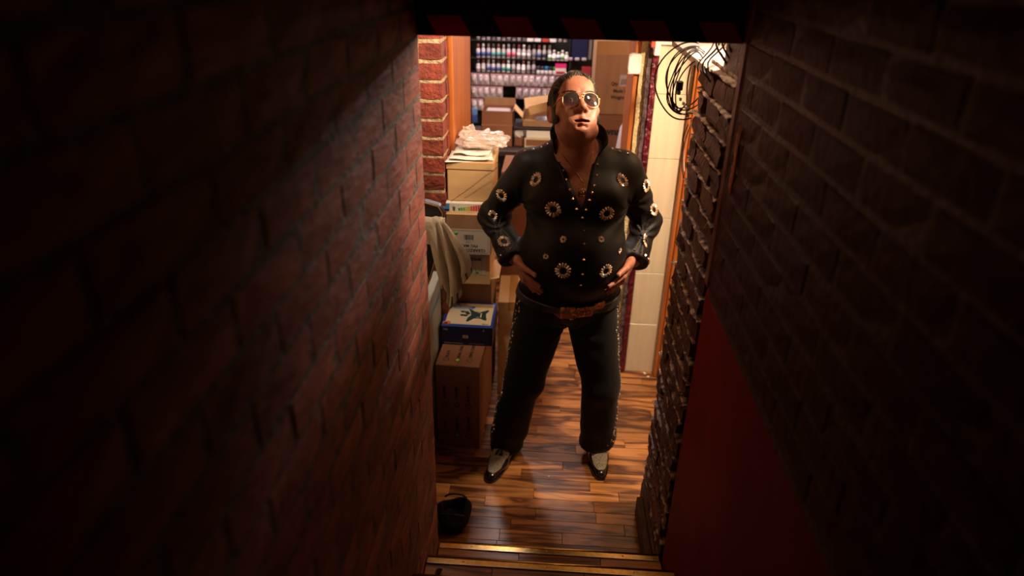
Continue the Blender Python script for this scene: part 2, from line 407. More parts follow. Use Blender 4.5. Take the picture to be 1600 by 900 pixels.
while z+.078 < RZ+.02:
    yb = 2.315; k = 0
    while yb > EY-.02:
        half = (c % 2 == 0 and k == 0); L = .115 if half else .225
        if yb-L < EY-.005: L = yb-EY+.005
        if L < .03: break
        o = link('brick', rnd.choice(RBH if half else RBF), wrr, (RX+.044+rnd.uniform(-.003, .005), yb-L/2+rnd.uniform(-.003, .002), z+.036))
        o.rotation_euler = (rnd.uniform(-.012, .012), rnd.uniform(-.05, .03), rnd.uniform(-.012, .012)); o.scale.y = L/(.115 if half else .225); yb -= L; k += 1
    # squeezed-out mortar ledge on this course
    q = MB(); P = []
    n = 60
    for i in range(n+1):
        yy = EY-.002+(2.31-EY)*i/n; big = abs(noise.noise(Vector((yy*8, z*13, 2)))); pr = .001+.017*big+rnd.uniform(-.0015, .0025); wz = .005*noise.noise(Vector((yy*9, z*9, 5))); th = .0035+.006*big+rnd.uniform(-.001, .001)
        P.append([(RX+.02, yy, z+.069), (RX-.001-pr*.5, yy, z+.073+wz-th*.5), (RX-.002-pr, yy, z+.074+wz), (RX-.001-pr*.5, yy, z+.075+wz+th*.5), (RX+.02, yy, z+.079)])
    q.grid(P, smooth=False); q.build('mortar_bed', MT['mortar_rough'], wrr)
    z += .078; c += 1
m = MB(); m.box(RX+.03, XR+.3, EY-.05, 2.14, RZ+.02, 2.45); m.build('masonry_infill', MT['mortar_right'], wrr)
m = MB(); m.rbox(.437, .462, EY+.02, 2.235, 0, .095, .004); m.rbox(.462, RX+.01, EY+.02, 2.30, 0, .125, .006); strip(m.build('baseboard_right', MT['greywood']))
# --- header over the foot of the stairs
HB = 1.978
m = MB(); m.box(-.60, RX+.3, EY-.004, EY+.02, HB, 2.7)
hd = struct('trim_1', m, MT['black'], 'black header beam edged with red and black hazard tape')
for k in range(-1, 6):
    xs = -.352+.035+k*.172; s = MB(); sl = .030
    s.prism([(xs-sl*.5, HB+.050), (xs+.088-sl*.5, HB+.050), (xs+.088+sl*.5, HB+.001), (xs+sl*.5, HB+.001)], EY-.0046, EY-.0041)
    s.build('tape_stripe', MT['stripe'], hd)
# --- ceilings
m = MB(); m.box(-.60, RX+.3, -1.2, EY-.004, 2.6, 2.7); struct('ceiling', m, MT['ceiling'])
m = MB(); m.box(XL-.3, XR+.3, 2.3, 3.72, 2.42, 2.5); m.box(XL-.3, XR+.3, EY+.02, 2.3, 2.42, 2.5); m.box(-1.9, 2.4, 3.72, 6.9, 2.6, 2.7); struct('ceiling_lower', m, MT['white_wall'])
m = MB(); m.box(-.60, RX+.3, -1.0, -.9, 0, 2.7); struct('wall_front', m, MT['ceiling'])
# --- lower room side walls
m = MB(); m.box(XL-.2, XL, EY, BY, 0, 2.5); m.box(XL-.2, -.6, EY-.1, EY, 0, 2.5); struct('wall_lower_left', m, MT['white_wall'])
m = MB(); m.box(XR, XR+.2, 2.3, BY+.36, 0, 2.5); struct('wall_lower_right', m, MT['white_wall'])
# --- brick pillar left of doorway
m = MB(); m.box(XL, -.466, 2.906, 3.07, 0, 2.45); pil = struct('wall_pillar', m, MT['mortar_pillar'])
def pillar_brick(L, seed):
    r = random.Random(seed); bm = bmesh.new(); bmesh.ops.create_cube(bm, size=1); bmesh.ops.subdivide_edges(bm, edges=bm.edges, cuts=1, use_grid_fill=True)
    for v in bm.verts:
        s = sum(abs(c) > .4 for c in v.co)
        v.co = Vector((v.co.x*L, v.co.y*.105, v.co.z*.066))*(1-.018*s)+Vector([r.uniform(-.0018, .0018) for _ in range(3)])
    me = bpy.data.meshes.new('brick'); bm.to_mesh(me); bm.free(); me.materials.append(MT['brick_pillar']); return me
PBF = [pillar_brick(.215, s) for s in range(5)]; PBH = [pillar_brick(.10, s+9) for s in range(5)]; PBS = [pillar_brick(.165, s+19) for s in range(3)]
z = .0; c = 0
while z < 2.40:
    x = -.460
    first = (c % 2 == 0)
    o = link('brick', rnd.choice(PBH if first else PBF), pil, (x-(.05 if first else .1075), 2.953, z+.04)); o.rotation_euler = (0, 0, rnd.uniform(-.015, .015))
    x -= .115 if first else .23
    o = link('brick', rnd.choice(PBF), pil, (x-.1075, 2.953, z+.04)); o.rotation_euler = (0, 0, rnd.uniform(-.01, .01))
    # end bricks seen on the side of the pillar
    o = link('brick', rnd.choice(PBH), pil, (-.51, 3.056-.01, z+.04)); o.rotation_euler = (0, 0, rnd.uniform(-.02, .02)+(PI/2 if c % 3 else 0))
    z += .080; c += 1
# --- back wall (with doorway) : pieces left, right, above
DX0, DX1 = -.44, .385
m = MB(); m.box(XL-.3, DX0-.02, 3.08, 3.72, 0, 2.5); m.box(.46, XR+.3, BY+.01, 3.72, 0, 2.5); m.box(DX0-.02, .46, 3.10, 3.72, 2.12, 2.6)
wb = struct('wall_back', m, MT['white_wall'])
m = MB(); m.box(.425, .47, 3.43, 3.71, 0, 2.2); m.build('masonry_core', MT['mortar_grey'], wb)
# tile cladding: 4 rows visible
for r in range(7):
    for cx in range(2):
        x0 = .490+cx*.30; t = MB(); t.rbox(x0+.0008, x0+.2992, BY-.008, BY+.012, r*.315+.001, (r+1)*.315-.001, .0015)
        t.build('tile', MT['tile'], wb)
t = MB(); t.box(.489, 1.1, BY, BY+.011, 0, 2.2); t.build('grout_bed', MT['grout'], wb)
def ragged(name, x0, x1, y0, y1, z0, z1, mt, amp, n, seed, parent):
    r = random.Random(seed); q = MB(); P = []
    for i in range(n+1):
        z = z0+(z1-z0)*i/n
        P.append([(x0, y1, z), (x0+r.uniform(-amp, amp)*.3, y0+r.uniform(0, amp), z), ((x0+x1)/2+r.uniform(-amp, amp)*.5, y0-r.uniform(-amp, amp), z),
                  (x1-r.uniform(0, amp), y0+r.uniform(-amp, amp), z), (x1+r.uniform(-amp, amp)*.6, y0+(y1-y0)*.4, z), (x1, y1, z)])
    q.grid(P, smooth=False); q.add(P[-1], [tuple(range(6))]); return q.build(name, mt, parent)
ragged('maroon_edge', .462, .4895, BY-.020, BY+.04, 0, 1.775, MT['maroon'], .004, 90, 3, wb)
ragged('rubble_strip', .440, .468, BY-.005, BY+.06, 0, 1.80, MT['mortar_grey'], .006, 70, 4, wb)
ragged('foam_strip', .411, .447, BY+.03, BY+.30, 0, 2.1, MT['foam'], .0035, 90, 5, wb)
# door frame in orange wood
dr = bpy.data.objects.new('door_1', None); COL.objects.link(dr); tag(dr, 'orange wooden door frame between the lower room and the shop', None, None, 'structure')
m = MB(); m.rbox(DX0-.012, DX0, 3.09, 3.72, 0, 2.12, .002); m.build('jamb_lining', MT['orange'], dr)
m = MB()
for x0, x1, d in ((-.520, -.500, .010), (-.500, -.474, .016), (-.472, -.440, .020)): m.rbox(x0, x1, 3.08-d, 3.09, 0, 2.12, .003)
m.build('casing', MT['orange'], dr)
m = MB(); m.rbox(DX1, .412, BY+.05, 3.72, 0, 2.12, .003); m.build('jamb_lining', MT['orange'], dr)
m = MB(); m.rbox(DX0-.012, .412, 3.40, 3.72, 2.12, 2.14, .003); m.build('head_lining', MT['orange'], dr)
# second frame at the right of the tiles
dr2 = bpy.data.objects.new('door_2', None); COL.objects.link(dr2); tag(dr2, 'orange wooden door frame right of the cream tiles', None, None, 'structure')
m = MB(); m.rbox(.652, .668, BY-.060, BY, .0, 2.1, .003); m.rbox(.668, .690, BY-.075, BY, .0, 2.1, .004); m.rbox(.690, .74, BY-.085, BY, 0, 2.1, .004); m.build('casing', MT['orange'], dr2)
# --- shop shell
m = MB(); m.box(-1.9, 2.4, 6.7, 6.9, 0, 2.7); struct('wall_shop_back', m, MT['white_wall'])
m = MB(); m.box(-2.0, -1.9, 3.7, 6.9, 0, 2.7); struct('wall_shop_left', m, MT['white_wall'])
m = MB(); m.box(2.4, 2.5, 3.7, 6.9, 0, 2.7); struct('wall_shop_right', m, MT['white_wall'])
m = MB(); m.box(-2, XL-.3, 3.6, 3.72, 0, 2.7); m.box(XR+.3, 2.5, 3.6, 3.72, 0, 2.7); m.box(-2, 2.5, 3.70, 3.72, 2.5, 2.7); struct('wall_shop_front', m, MT['white_wall'])
# ================================================================== OBJECTS
def rboxm(dx, dy, dz, r=.003):
    p = MB(); p.rbox(-dx/2, dx/2, -dy/2, dy/2, 0, dz, r); return p
def carton(name, label, cat, x0, x1, y0, y1, z0, z1, mt, rz=0, group=None, tape=True):
    t = thing(name, label, cat, ((x0+x1)/2, (y0+y1)/2, z0), rz, group)
    rboxm(x1-x0, y1-y0, z1-z0).build('body', mt, t)
    if tape:
        p = MB(); h = z1-z0; d = (y1-y0)/2; p.box(-.022, .022, -d-.0008, d+.0008, h+.0003, h+.0010); p.box(-.022, .022, -d-.0009, -d-.0003, h-.05, h+.001)
        p.build('tape', MT['tape'], t)
    return t
# --- cardboard stack left of the man
# bottom carton D
t = carton('cardboard_box', 'plain brown cardboard box at the bottom of the stack, behind the blue box', 'box', -.475, -.262, 3.047, 3.32, 0.0, .735-.003, MT['card_d'])
# carton C with open side flap and label
t = thing('cardboard_box', 'cardboard box with a right-way-up grey label and green dot, partly behind the towel', 'box', (-.362, 3.05, .733))
rboxm(.205, .26, .170).build('body', MT['card'], t)
p = MB(); p.rbox(.1035, .150, -.128, .10, .004, .009, .001, mat=Matrix.Rotation(math.radians(-12), 4, 'Y')); p.build('flap', MT['card'], t)
p = MB(); p.box(-.09, .082, -.1312, -.1302, .052, .155); lb = p.build('address_label', MT['labelp'], t)
p = MB()
for a in (0, 1):
    q = (.058, .146) [a]; p.box(-.085, .062, -.1317, -.1311, q, q+.0012)
p.box(.060, .0612, -.1317, -.1311, .058, .147); p.build('label_frame', MT['inkbrown'], lb)
text('lettering', 'CLEARZONE', .019, MT['ink'], lb, (.005, -.1314, .132), bold=.0006); text('lettering', 'PVC MAT', .016, MT['ink'], lb, (-.032, -.1314, .112), bold=.0006)
p = MB(); p.lathe([(.0085, 0), (.0085, .0006)], 16, mat=Matrix.Translation((.040, -.1312, .068)) @ Matrix.Rotation(PI/2, 4, 'X')); p.build('round_sticker', MT['green'], lb)
# carton B with upside-down label
t = thing('cardboard_box', 'cardboard box with an upside-down grey label and barcode, under the energy-label carton', 'box', (-.355, 3.02, .905))
rboxm(.205, .28, .195).build('body', MT['card_d'], t)
p = MB(); p.box(-.1035, .1035, -.141, .14, .1955, .197); p.build('top_sheet', MT['card'], t)
p = MB(); p.box(-.080, .098, -.1412, -.1402, .004, .128); lb = p.build('address_label', MT['labelp'], t)
p = MB()
for q in (.010, .120): p.box(-.074, .090, -.1417, -.1411, q, q+.0012)
p.box(.089, .090, -.1417, -.1411, .010, .121); p.build('label_frame', MT['inkbrown'], lb)
text('lettering', 'CLEARZONE', .020, MT['ink'], lb, (.020, -.1414, .024), spin=PI, bold=.0006); text('lettering', 'PVC MAT', .019, MT['ink'], lb, (.002, -.1414, .046), spin=PI, bold=.0006)
text('lettering', '1 PCS', .010, MT['ink'], lb, (-.002, -.1414, .064), spin=PI)
p = MB(); r_ = random.Random(2); x = -.022
while x < .022:
    wdt = r_.choice([.0008, .0014, .0022]); p.box(x, x+wdt, -.1417, -.1411, .075, .100); x += wdt+r_.choice([.0008, .0016])
p.build('barcode', MT['ink'], lb)
p = MB(); p.lathe([(.0085, 0), (.0085, .0006)], 16, mat=Matrix.Translation((-.058, -.1412, .106)) @ Matrix.Rotation(PI/2, 4, 'X')); p.build('round_sticker', MT['green'], lb)
# energy label lamp carton
t = thing('lamp_carton', 'flat white carton printed with green to red energy bars, sandwiched in the box stack', 'carton', (-.365, 2.99, 1.102))
rboxm(.235, .17, .046, .002).build('body', MT['white'], t)
p = MB(); p.box(-.105, -.080, -.0862, -.0852, .006, .042); p.build('blue_panel', MT['skyblue'], t)
p = MB(); p.box(-.103, -.081, -.0866, -.0860, .006, .016); p.build('navy_panel', MT['navy'], t)
p = MB()
for k in range(4): p.box(-.066, -.054, -.0862, -.0855, .010+k*.005, .0125+k*.005)
p.build('small_print', MT['ink'], t)
cols = [(.03, .35, .06), (.04, .42, .07), (.15, .5, .05), (.62, .62, .05), (.75, .42, .04), (.72, .14, .05), (.70, .08, .05), (.70, .06, .05), (.70, .05, .05), (.68, .04, .04)]
for k, c in enumerate(cols):
    p = MB(); x = -.040+k*.0112; p.box(x, x+.0088, -.0863, -.0856, .010, .022+k*.0021)
    p.build('energy_bar', mat('bar_print', c, .5), t)
# carton A
t = thing('cardboard_box', 'tan cardboard box at the top of the stack, with white papers lying on it', 'box', (-.353, 3.08, 1.150))
rboxm(.205, .30, .165).build('body', MT['card'], t)
p = MB(); p.rbox(-.1065, .1065, -.154, .154, .148, .182, .002); p.build('lid', MT['card'], t)
p = MB(); p.box(-.0018, .0018, 0, 0.0001, 0, .0001); 
# papers and plastic bags on the top
def sheet(name, label, cat, cx, cy, z, w_, d_, rz, mt, amp=.006, seed=0, group=None, thick=.0015, n=12):
    r = random.Random(seed); P = []
    for i in range(n+1):
        row = []
        for j in range(n+1):
            u, v = i/n-.5, j/n-.5
            zz_ = amp*noise.noise(Vector((u*3+seed, v*3, seed*1.7)))+amp*.6*abs(v)*abs(u)*4
            row.append((u*w_, v*d_, max(zz_, 0)+.0006))
        P.append(row)
    m_ = MB(); m_.grid(P); o = m_.build(name, mt, None, (cx, cy, z), (0, 0, rz)); solidify(o, thick, 1); return tag(o, label, cat, group)
ZT = 1.3325
sheet('envelope', 'large cream envelope lying lowest on the top box, jutting out to the left', 'envelope', -.385, 3.06, ZT, .225, .26, .22, MT['paper'], .004, 1)
sheet('paper_sheet', 'white letter lying on the cream envelope, with a small black mark', 'paper', -.357, 3.03, ZT+.010, .19, .20, .05, MT['paper'], .006, 2)
sheet('brochure', 'folded white brochure on top of the white letter', 'paper', -.350, 3.06, ZT+.022, .165, .17, -.08, MT['white'], .010, 3, thick=.006)
p = MB(); p.tube([(.004*math.cos(a), .004*math.sin(a), 0) for a in [k*PI/8 for k in range(2, 15)]], .001, 5)
def crumple(name, label, cat, loc, dims, mt, seed, amp=.3, n=28, group=None):
    vs = []; P = []
    for i in range(n+1):
        th = PI*i/n; row = []
        for j in range(n*2):
            ph = 2*PI*j/(n*2); d = Vector((math.sin(th)*math.cos(ph), math.sin(th)*math.sin(ph), math.cos(th)))
            k = 1+amp*noise.noise(d*2.3+Vector((seed, 0, 0)))+amp*.55*abs(noise.noise(d*6+Vector((0, seed, 0))))
            q = Vector((math.copysign(abs(d.x)**.6, d.x), math.copysign(abs(d.y)**.6, d.y), math.copysign(abs(d.z)**.7, d.z)))*k
            row.append((q.x*dims[0], q.y*dims[1], max(q.z*dims[2], -dims[2]*.8)+dims[2]*.8))
        P.append(row)
    m_ = MB(); m_.grid(P, smooth=False, wrap=True); return tag(m_.build(name, mt, None, loc), label, cat, group)
MT['film'] = mat('clear_film', (.80, .66, .58), .18, alpha=.42, spec=.8)
MT['film2'] = mat('pink_print_paper', (.62, .45, .37), .5, color2=(.5, .36, .3), scale=9)
bag = thing('plastic_bag', 'crumpled clear plastic bag of leaflets on top of the papers', 'bag', (-.325, 3.10, ZT+.034))
c_ = crumple('film', None, None, None, (.108, .085, .030), MT['film'], 3.3); c_.parent = bag; c_.location = (.005, 0, 0)
p = MB(); p.rbox(-.080, .065, -.062, .05, .004, .012, .001, mat=Matrix.Rotation(.12, 4, 'Z')); p.rbox(-.07, .08, -.05, .06, .014, .020, .001, mat=Matrix.Rotation(-.1, 4, 'Z'))
lf = p.build('leaflets', MT['film2'], bag)
R_ = Matrix.Translation((0, -.02, .0225)) @ Matrix.Rotation(-.1, 4, 'Z')
for k, c in enumerate([(.70, .10, .05), (.75, .25, .04), (.75, .55, .05), (.2, .4, .06)]):
    p = MB(); p.box(-.012+k*.004, .040-k*.0, .018-k*.010, .027-k*.010, -.001, .0006, mat=R_); p.build('colour_bar', mat('leaflet_print', c, .5), lf)
crumple('film_scrap', 'small upright crumple of cling film behind the plastic bag', 'film', (-.385, 3.19, ZT+.004), (.035, .025, .050), MT['film'], 8.1, .4, 16)
p = MB(); p.box(-.004, .004, -.002, .002, 0, .0005)
# bent wire leaning on the top box
p = MB(); pts = [(-.452, 2.918, 1.14), (-.40, 2.915, 1.18), (-.34, 2.912, 1.225), (-.29, 2.908, 1.27), (-.25, 2.905, 1.30), (-.232, 2.903, 1.318)]
for k in range(9):
    a = -.6+k*.6; pts.append((-.226+.010*math.sin(a), 2.902, 1.330-.012*math.cos(a)*.9+.002*k*.2))
p.tube(pts, .0011, 6); tag(p.build('wire_hook', MT['cable']), 'thin dark bent wire with a curled hook leaning across the top box', 'wire')
# big printed computer-case carton
def brown():
    t = thing('cardboard_box', 'tall brown cardboard box printed with option circles, standing on the floor', 'box', (-.372, 2.822, 0), math.radians(-2.2))
    W_, D_, H_ = .205, .44, .470
    rboxm(W_, D_, H_, .003).build('body', MT['card_r'], t)
    p = MB(); p.box(-.001, .001, -D_/2, D_/2, H_+.0002, H_+.001); p.build('seam', MT['inkbrown'], t)
    def ring(x, z, face, fill=None):
        q = MB(); n = 20; R1, R2 = .0145, .0105
        if face == 'top': Mx = Matrix.Translation((x, z, H_+.0006))
        else: Mx = Matrix.Translation((x, -D_/2-.0006, z)) @ Matrix.Rotation(PI/2, 4, 'X')
        q.add([(R1*math.cos(2*PI*k/n), R1*math.sin(2*PI*k/n), 0) for k in range(n)]+[(R2*math.cos(2*PI*k/n), R2*math.sin(2*PI*k/n), 0) for k in range(n)],
              [(k, (k+1) % n, n+(k+1) % n, n+k) for k in range(n)], mat=Mx); o = q.build('option_circle', MT['inkbrown'], t)
        if fill:
            q = MB(); q.add([(R2*math.cos(2*PI*k/n), R2*math.sin(2*PI*k/n), -.0001) for k in range(n)], [tuple(range(n))], mat=Mx); tag(q.build('filled_dot', MT[fill], o), 'light green dot')
    for k, (s, fl) in enumerate([('BLADE', 0), ('DUAL CORE', 1), ('TRIPLE CORE', 0)]):
        x = -.060+k*.055; ring(x, -D_/2+.050, 'top', 'lime' if fl else None)
        L_ = {0: .052, 1: .100, 2: .118}[k]; me = text('lettering', s, .0195, MT['inkbrown'], t, (x, -D_/2+.072+L_/2, H_+.0006), 'top', PI/2, .0007)
    for k, s in enumerate(['RAYZONE', 'CHOPPER', 'BULLDOZER']):
        x = -.062+k*.056; ring(x, .250, 'front'); text('lettering', s, .0185, MT['inkbrown'], t, (x, -D_/2-.0006, .320), 'front', PI/2, .0007, .85)
    for k, s in enumerate(['AIR 24', 'FAST TRACK', 'SILENT FLOW']):
        x = -.062+k*.056; ring(x, .072, 'front', 'lime' if k == 1 else None); text('lettering', s, .017, MT['inkbrown'], t, (x, -D_/2-.0006, .130+.008*k), 'front', PI/2, .0006, .8)
brown()
# blue TV bracket box
t = thing('bracket_box', 'blue carton picturing a black TV wall bracket, on the tall printed box', 'box', (-.356, 2.913, .4705), math.radians(-.5))
W_, D_, H_ = .246, .255, .102
rboxm(W_, D_, H_, .002).build('body', MT['navy'], t)
p = MB(); p.rbox(-W_/2-.0005, W_/2+.0005, -D_/2-.0005, D_/2+.0005, H_-.004, H_+.0012, .001); p.build('lid', MT['blue'], t)
p = MB(); p.box(-W_/2+.014, W_/2-.012, -D_/2+.020, D_/2-.022, H_+.0014, H_+.0018); pan = p.build('picture_panel', MT['beige'], t)
z_ = H_+.0022
def flat(name, poly, m_, par, z=z_):
    q = MB(); q.add([(a, b, z) for a, b in poly], [tuple(range(len(poly)))]); return q.build(name, m_, par)
def rect(x0, x1, y0, y1): return [(x0, y0), (x1, y0), (x1, y1), (x0, y1)]
flat('title_bar', rect(-.108, .018, .060, .074), MT['navy'], pan); flat('subtitle_bar', rect(-.108, .012, .046, .058), MT['skyblue'], pan)
text('lettering', 'Flat Screen Wall Bracket', .0115, MT['white'], pan, (-.050, .067, z_+.0003), 'top', sx=.85); text('lettering', 'for TV 10" - 26" screens', .009, MT['white'], pan, (-.055, .052, z_+.0003), 'top', sx=.9)
flat('round_badge', [(-.092+.012*math.cos(a), .088+.011*math.sin(a)) for a in [k*PI/8 for k in range(16)]], MT['labelp'], pan)
flat('badge_dot', [(-.070+.010*math.cos(a), .092+.008*math.sin(a)) for a in [k*PI/6 for k in range(12)]], MT['skyblue'], pan)
text('lettering', 'wall mount', .008, MT['ink'], pan, (-.030, .081, z_), 'top')
star = [(-.026, .052), (.002, .024), (.030, .024), (.062, .048), (.070, .040), (.056, .004), (.060, -.030), (.066, -.062), (.056, -.068), (.030, -.048), (.004, -.050), (-.024, -.088), (-.034, -.084), (-.028, -.040), (-.016, -.018), (-.018, .010), (-.032, .046)]
q = MB(); q.add([(a+.022, b*.92, z_) for a, b in star], [tuple(range(len(star)))]); br = q.build('bracket_picture', MT['teal_dark'], pan)
for x0, x1, y0, y1 in ((.052, .058, -.035, .008), (.036, .050, .012, .017), (.034, .048, -.036, -.031)): flat('bracket_slot', rect(x0, x1, y0, y1), MT['beige'], pan, z_+.0003)
for cx_, cy_ in ((-.038, .018), (-.018, .014), (-.036, -.018), (-.020, -.020), (-.010, 0)): flat('bracket_arm', [(cx_+.012*math.cos(a), cy_+.010*math.sin(a)) for a in [k*PI/5 for k in range(10)]], MT['teal_dark'], pan)
text('lettering', 'WB 26 S', .009, MT['ink'], pan, (.085, -.099, z_), 'top', bold=.0003)
flat('hand_picture', [(-.100+.020*math.cos(a), -.098+.018*math.sin(a)) for a in [k*PI/8 for k in range(16)]], MT['orangep'], pan); flat('hand_ring', [(-.104+.010*math.cos(a), -.104+.009*math.sin(a)) for a in [k*PI/6 for k in range(12)]], MT['ink'], pan, z_+.0004)
yf = -D_/2-.0012
def fr(name, x0, x1, z0, z1, m_, par): q = MB(); q.add([(x0, yf, z0), (x1, yf, z0), (x1, yf, z1), (x0, yf, z1)], [(0, 1, 2, 3)]); return q.build(name, m_, par)
st = fr('sticker', -.020, .006, .040, .056, MT['labelp'], t); yf -= .0004; fr('sticker_centre', -.014, .000, .043, .053, MT['orangep'], st)
text('lettering', 'Flat Screen Wall Bracket', .0090, MT['labelp'], t, (-.065, yf, .010)); text('lettering', 'fits 10" - 26" for most TVs', .0068, MT['piping'], t, (.045, yf, .010))
text('lettering', 'HQ', .013, MT['labelp'], t, (-.102, yf, .084)); text('lettering', '8', .012, MT['labelp'], t, (.080, yf, .085))
# tall narrow box behind, right of the stack
t = carton('cardboard_box', 'tall narrow tan box standing upright between the box stack and the man', 'box', -.236, -.085, 3.075, 3.40, 0, .562, MT['card'], math.radians(2), tape=True)
# box behind the man, in front of the door
t = carton('cardboard_box', 'tall reddish cardboard box behind the man at his right elbow', 'box', -.252, -.085, 3.47, 3.80, 0, 1.13, MT['card_r'])
p = MB(); p.box(.028, .046, -.1659, -.1652, .50, .62); p.build('printed_strip', MT['inkbrown'], t)
# frosted tub between wall and boxes
t = thing('storage_tub', 'frosted plastic storage tub squeezed between the left wall and the blue box', 'tub', (-.582, 2.62, 0))
p = MB(); p.box(-.10, .088, -.12, .26, .30, .304)
for a, b, c, d in ((-.10, -.097, -.12, .26), (.085, .088, -.12, .26), (-.10, .088, -.12, -.117), (-.10, .088, .257, .26)): p.box(a, b, c, d, .304, .80)
p.build('body', MT['tub'], t)
p = MB(); p.rbox(-.106, .092, -.126, .264, .80, .812, .004); p.build('lid', MT['tub'], t)
p = MB(); p.box(-.085, .075, -.10, .245, .306, .62); p.build('contents', MT['labelp'], t); p = MB(); p.box(-.0995, .0885, -.121, .261, .70, .72); p.build('blue_band', MT['skyblue'], t)
p = MB(); p.rbox(-.10, .088, -.12, .26, 0, .30, .004); tag(p.build('lower_tub', MT['tub'], t), 'lower tub body')
# --- chair with tan piping and towel
t = thing('padded_chair', 'black vinyl chair with tan piping, towel over its back, cut off by the left wall', 'chair', (-.52, 2.40, 0), 0)
def shell(pts, y0, y1, name, mt, par, r=.012):
    q = MB(); q.prism(pts, y0, y1); o = q.build(name, mt, par); b_ = o.modifiers.new('bev', 'BEVEL'); b_.width = r; b_.segments = 3; return o
bk = [(-.20, .90), (.030, .90), (.062, .98), (.096, 1.10), (.120, 1.22), (.126, 1.275), (.110, 1.303), (.05, 1.318), (-.20, 1.322)]
shell(bk, .02, .075, 'backrest', MT['leather'], t)
p = MB(); p.tube([(a-.004 if a > 0 else a, .020, b) for a, b in bk[1:]], .0028, 6); p.build('piping', MT['piping'], t)
p = MB(); p.rbox(-.24, .045, -.38, .03, .44, .50, .02); p.build('seat', MT['leather'], t)
p = MB(); p.prism([(-.20, .47), (-.02, .47), (.045, .92), (-.20, .92)], .03, .06); p.build('back_support', MT['leather'], t)
for x_, y_ in ((-.22, -.36), (.02, -.36), (-.22, .03), (.02, .03)): p = MB(); p.tube([(x_, y_, .002), (x_, y_, .45)], .011, 8); p.build('leg', MT['black'], t)
# towel : sheet draped over the chair back
def towel():
    nu, nv = 64, 50; P = []
    for i in range(nu+1):
        u = i/nu; row = []
        for j in range(nv+1):
            v = j/nv
            xt = -.64+.41*u if u < .5 else -.435+.10*(u-.5)
            k = min(1, max(0, (u-.50)/.10)); k = k*k*(3-2*k)
            drop = .085*(1-k)+k*(.365-.175*max(0, (u-.62)/.38)**1.2)
            if v < .10: y = 2.414; z = 1.235+.02*v/.10; x = xt
            elif v < .22:
                a = (v-.10)/.12; y = 2.414-.034*a; z = 1.255+.008*math.sin(PI*a); x = xt
            else:
                a = (v-.22)/.78; z = 1.255-drop*a; y = 2.380-.006*math.sin(a*PI)
                fold = math.sin((u-.5)*30+a*1.2)*.5+.5; fine = math.sin(u*61-a*2.4)*.5+.5
                y -= (.034*fold+.008*fine)*min(1, a*2.5)*(.25+.75*k); w_ = max(0, (u-.5)/.5)
                x = xt+(.030+.066*w_**.8)*k*math.sin(min(1, a*1.25)*PI*.5)+.007*math.sin(u*30+a*3)*a*k
            x += .005*noise.noise(Vector((u*5, v*5, 1))); z += .005*noise.noise(Vector((u*7, v*7, 3)))
            row.append((x, y, z))
        P.append(row)
    q = MB(); q.grid(P)
    # ribbed stripes near the hem
    for k, f in enumerate(q.f):
        j = k % nv; i = k//nv
        if j >= nv-5 and (i % 3 == 0) and i > 34: q.m[k] = 1
    o = q.build('towel', [MT['towel'], MT['towel_s']]); solidify(o, .006, 1); subsurf(o, 1)
    return tag(o, 'beige cotton towel with a ribbed hem draped over the black chair', 'towel')
towel()
# --- dark bag on the floor by the steps
t = thing('cloth_bag', 'crumpled black fabric bag on the floor against the left wall', 'bag', (-.335, 2.12, 0))
P = []
nA, nZ = 36, 14
for i in range(nZ+1):
    v = i/nZ; row = []
    for j in range(nA):
        a = 2*PI*j/nA; k = 1+.12*noise.noise(Vector((math.cos(a)*1.5, math.sin(a)*1.5, v*3)))
        rr = (.9+.25*math.sin(v*2.6))*(1 if v < .85 else 1-.12*(v-.85)/.15)
        row.append((.062*rr*k*math.cos(a), .072*rr*k*math.sin(a), .085*v*(1+.25*math.sin(a*2+1))+.002))
    P.append(row)
for i in range(6):
    v = 1-i/6*.8; P.append([(p_[0]*.86, p_[1]*.86, .012+(p_[2]-.012)*v) for p_ in P[nZ]])
q = MB(); q.grid(P, wrap=True); q.add(P[-1], [tuple(range(nA))]); q.add(P[0], [tuple(range(nA))]); q.build('body', mat('black_fabric', (.012, .009, .009), .9, bump=.6, bscale=60), t)
for s_ in (-1, 1): p = MB(); p.tube([(.045*math.cos(a)*1.0, s_*.05+.01*s_*math.sin(a),   .088+.012*math.sin(a)) for a in [k*PI/10 for k in range(11)]], .004, 6); p.build('handle', MT['leather'], t)
# curled leaf of debris on the second tread
q = MB(); P = [[(.010*(i/6-.5)*math.sin(PI*j/8)*2, .026*(j/8-.5), .003+.006*abs(i/6-.5)*2) for i in range(7)] for j in range(9)]
q.grid(P); o = q.build('dead_leaf', mat('dry_leaf', (.035, .02, .014), .8), None, (-.300, 1.548, .3605), (0, 0, -.9)); solidify(o, .0008); tag(o, 'small curled dark leaf lying on the upper step', 'leaf')
for k, (x_, y_, s_) in enumerate(((.062, 2.43, .003), (-.352+.02, 1.90, .004), (.60, 3.33, .010), (.618, 3.30, .007))):
    q = MB(); q.box(-s_, s_, -s_*.6, s_*.6, 0, s_*.8, jit=s_*.25)
    tag(q.build('plaster_crumb', MT['white'], None, (x_, y_, .0005), (0, 0, k)), ['tiny white crumb on the floor between the shoes', 'white crumb on the floor by the left wall foot', 'white plaster crumb at the foot of the tiles', 'larger white crumb beside the orange frame foot'][k], 'crumb')
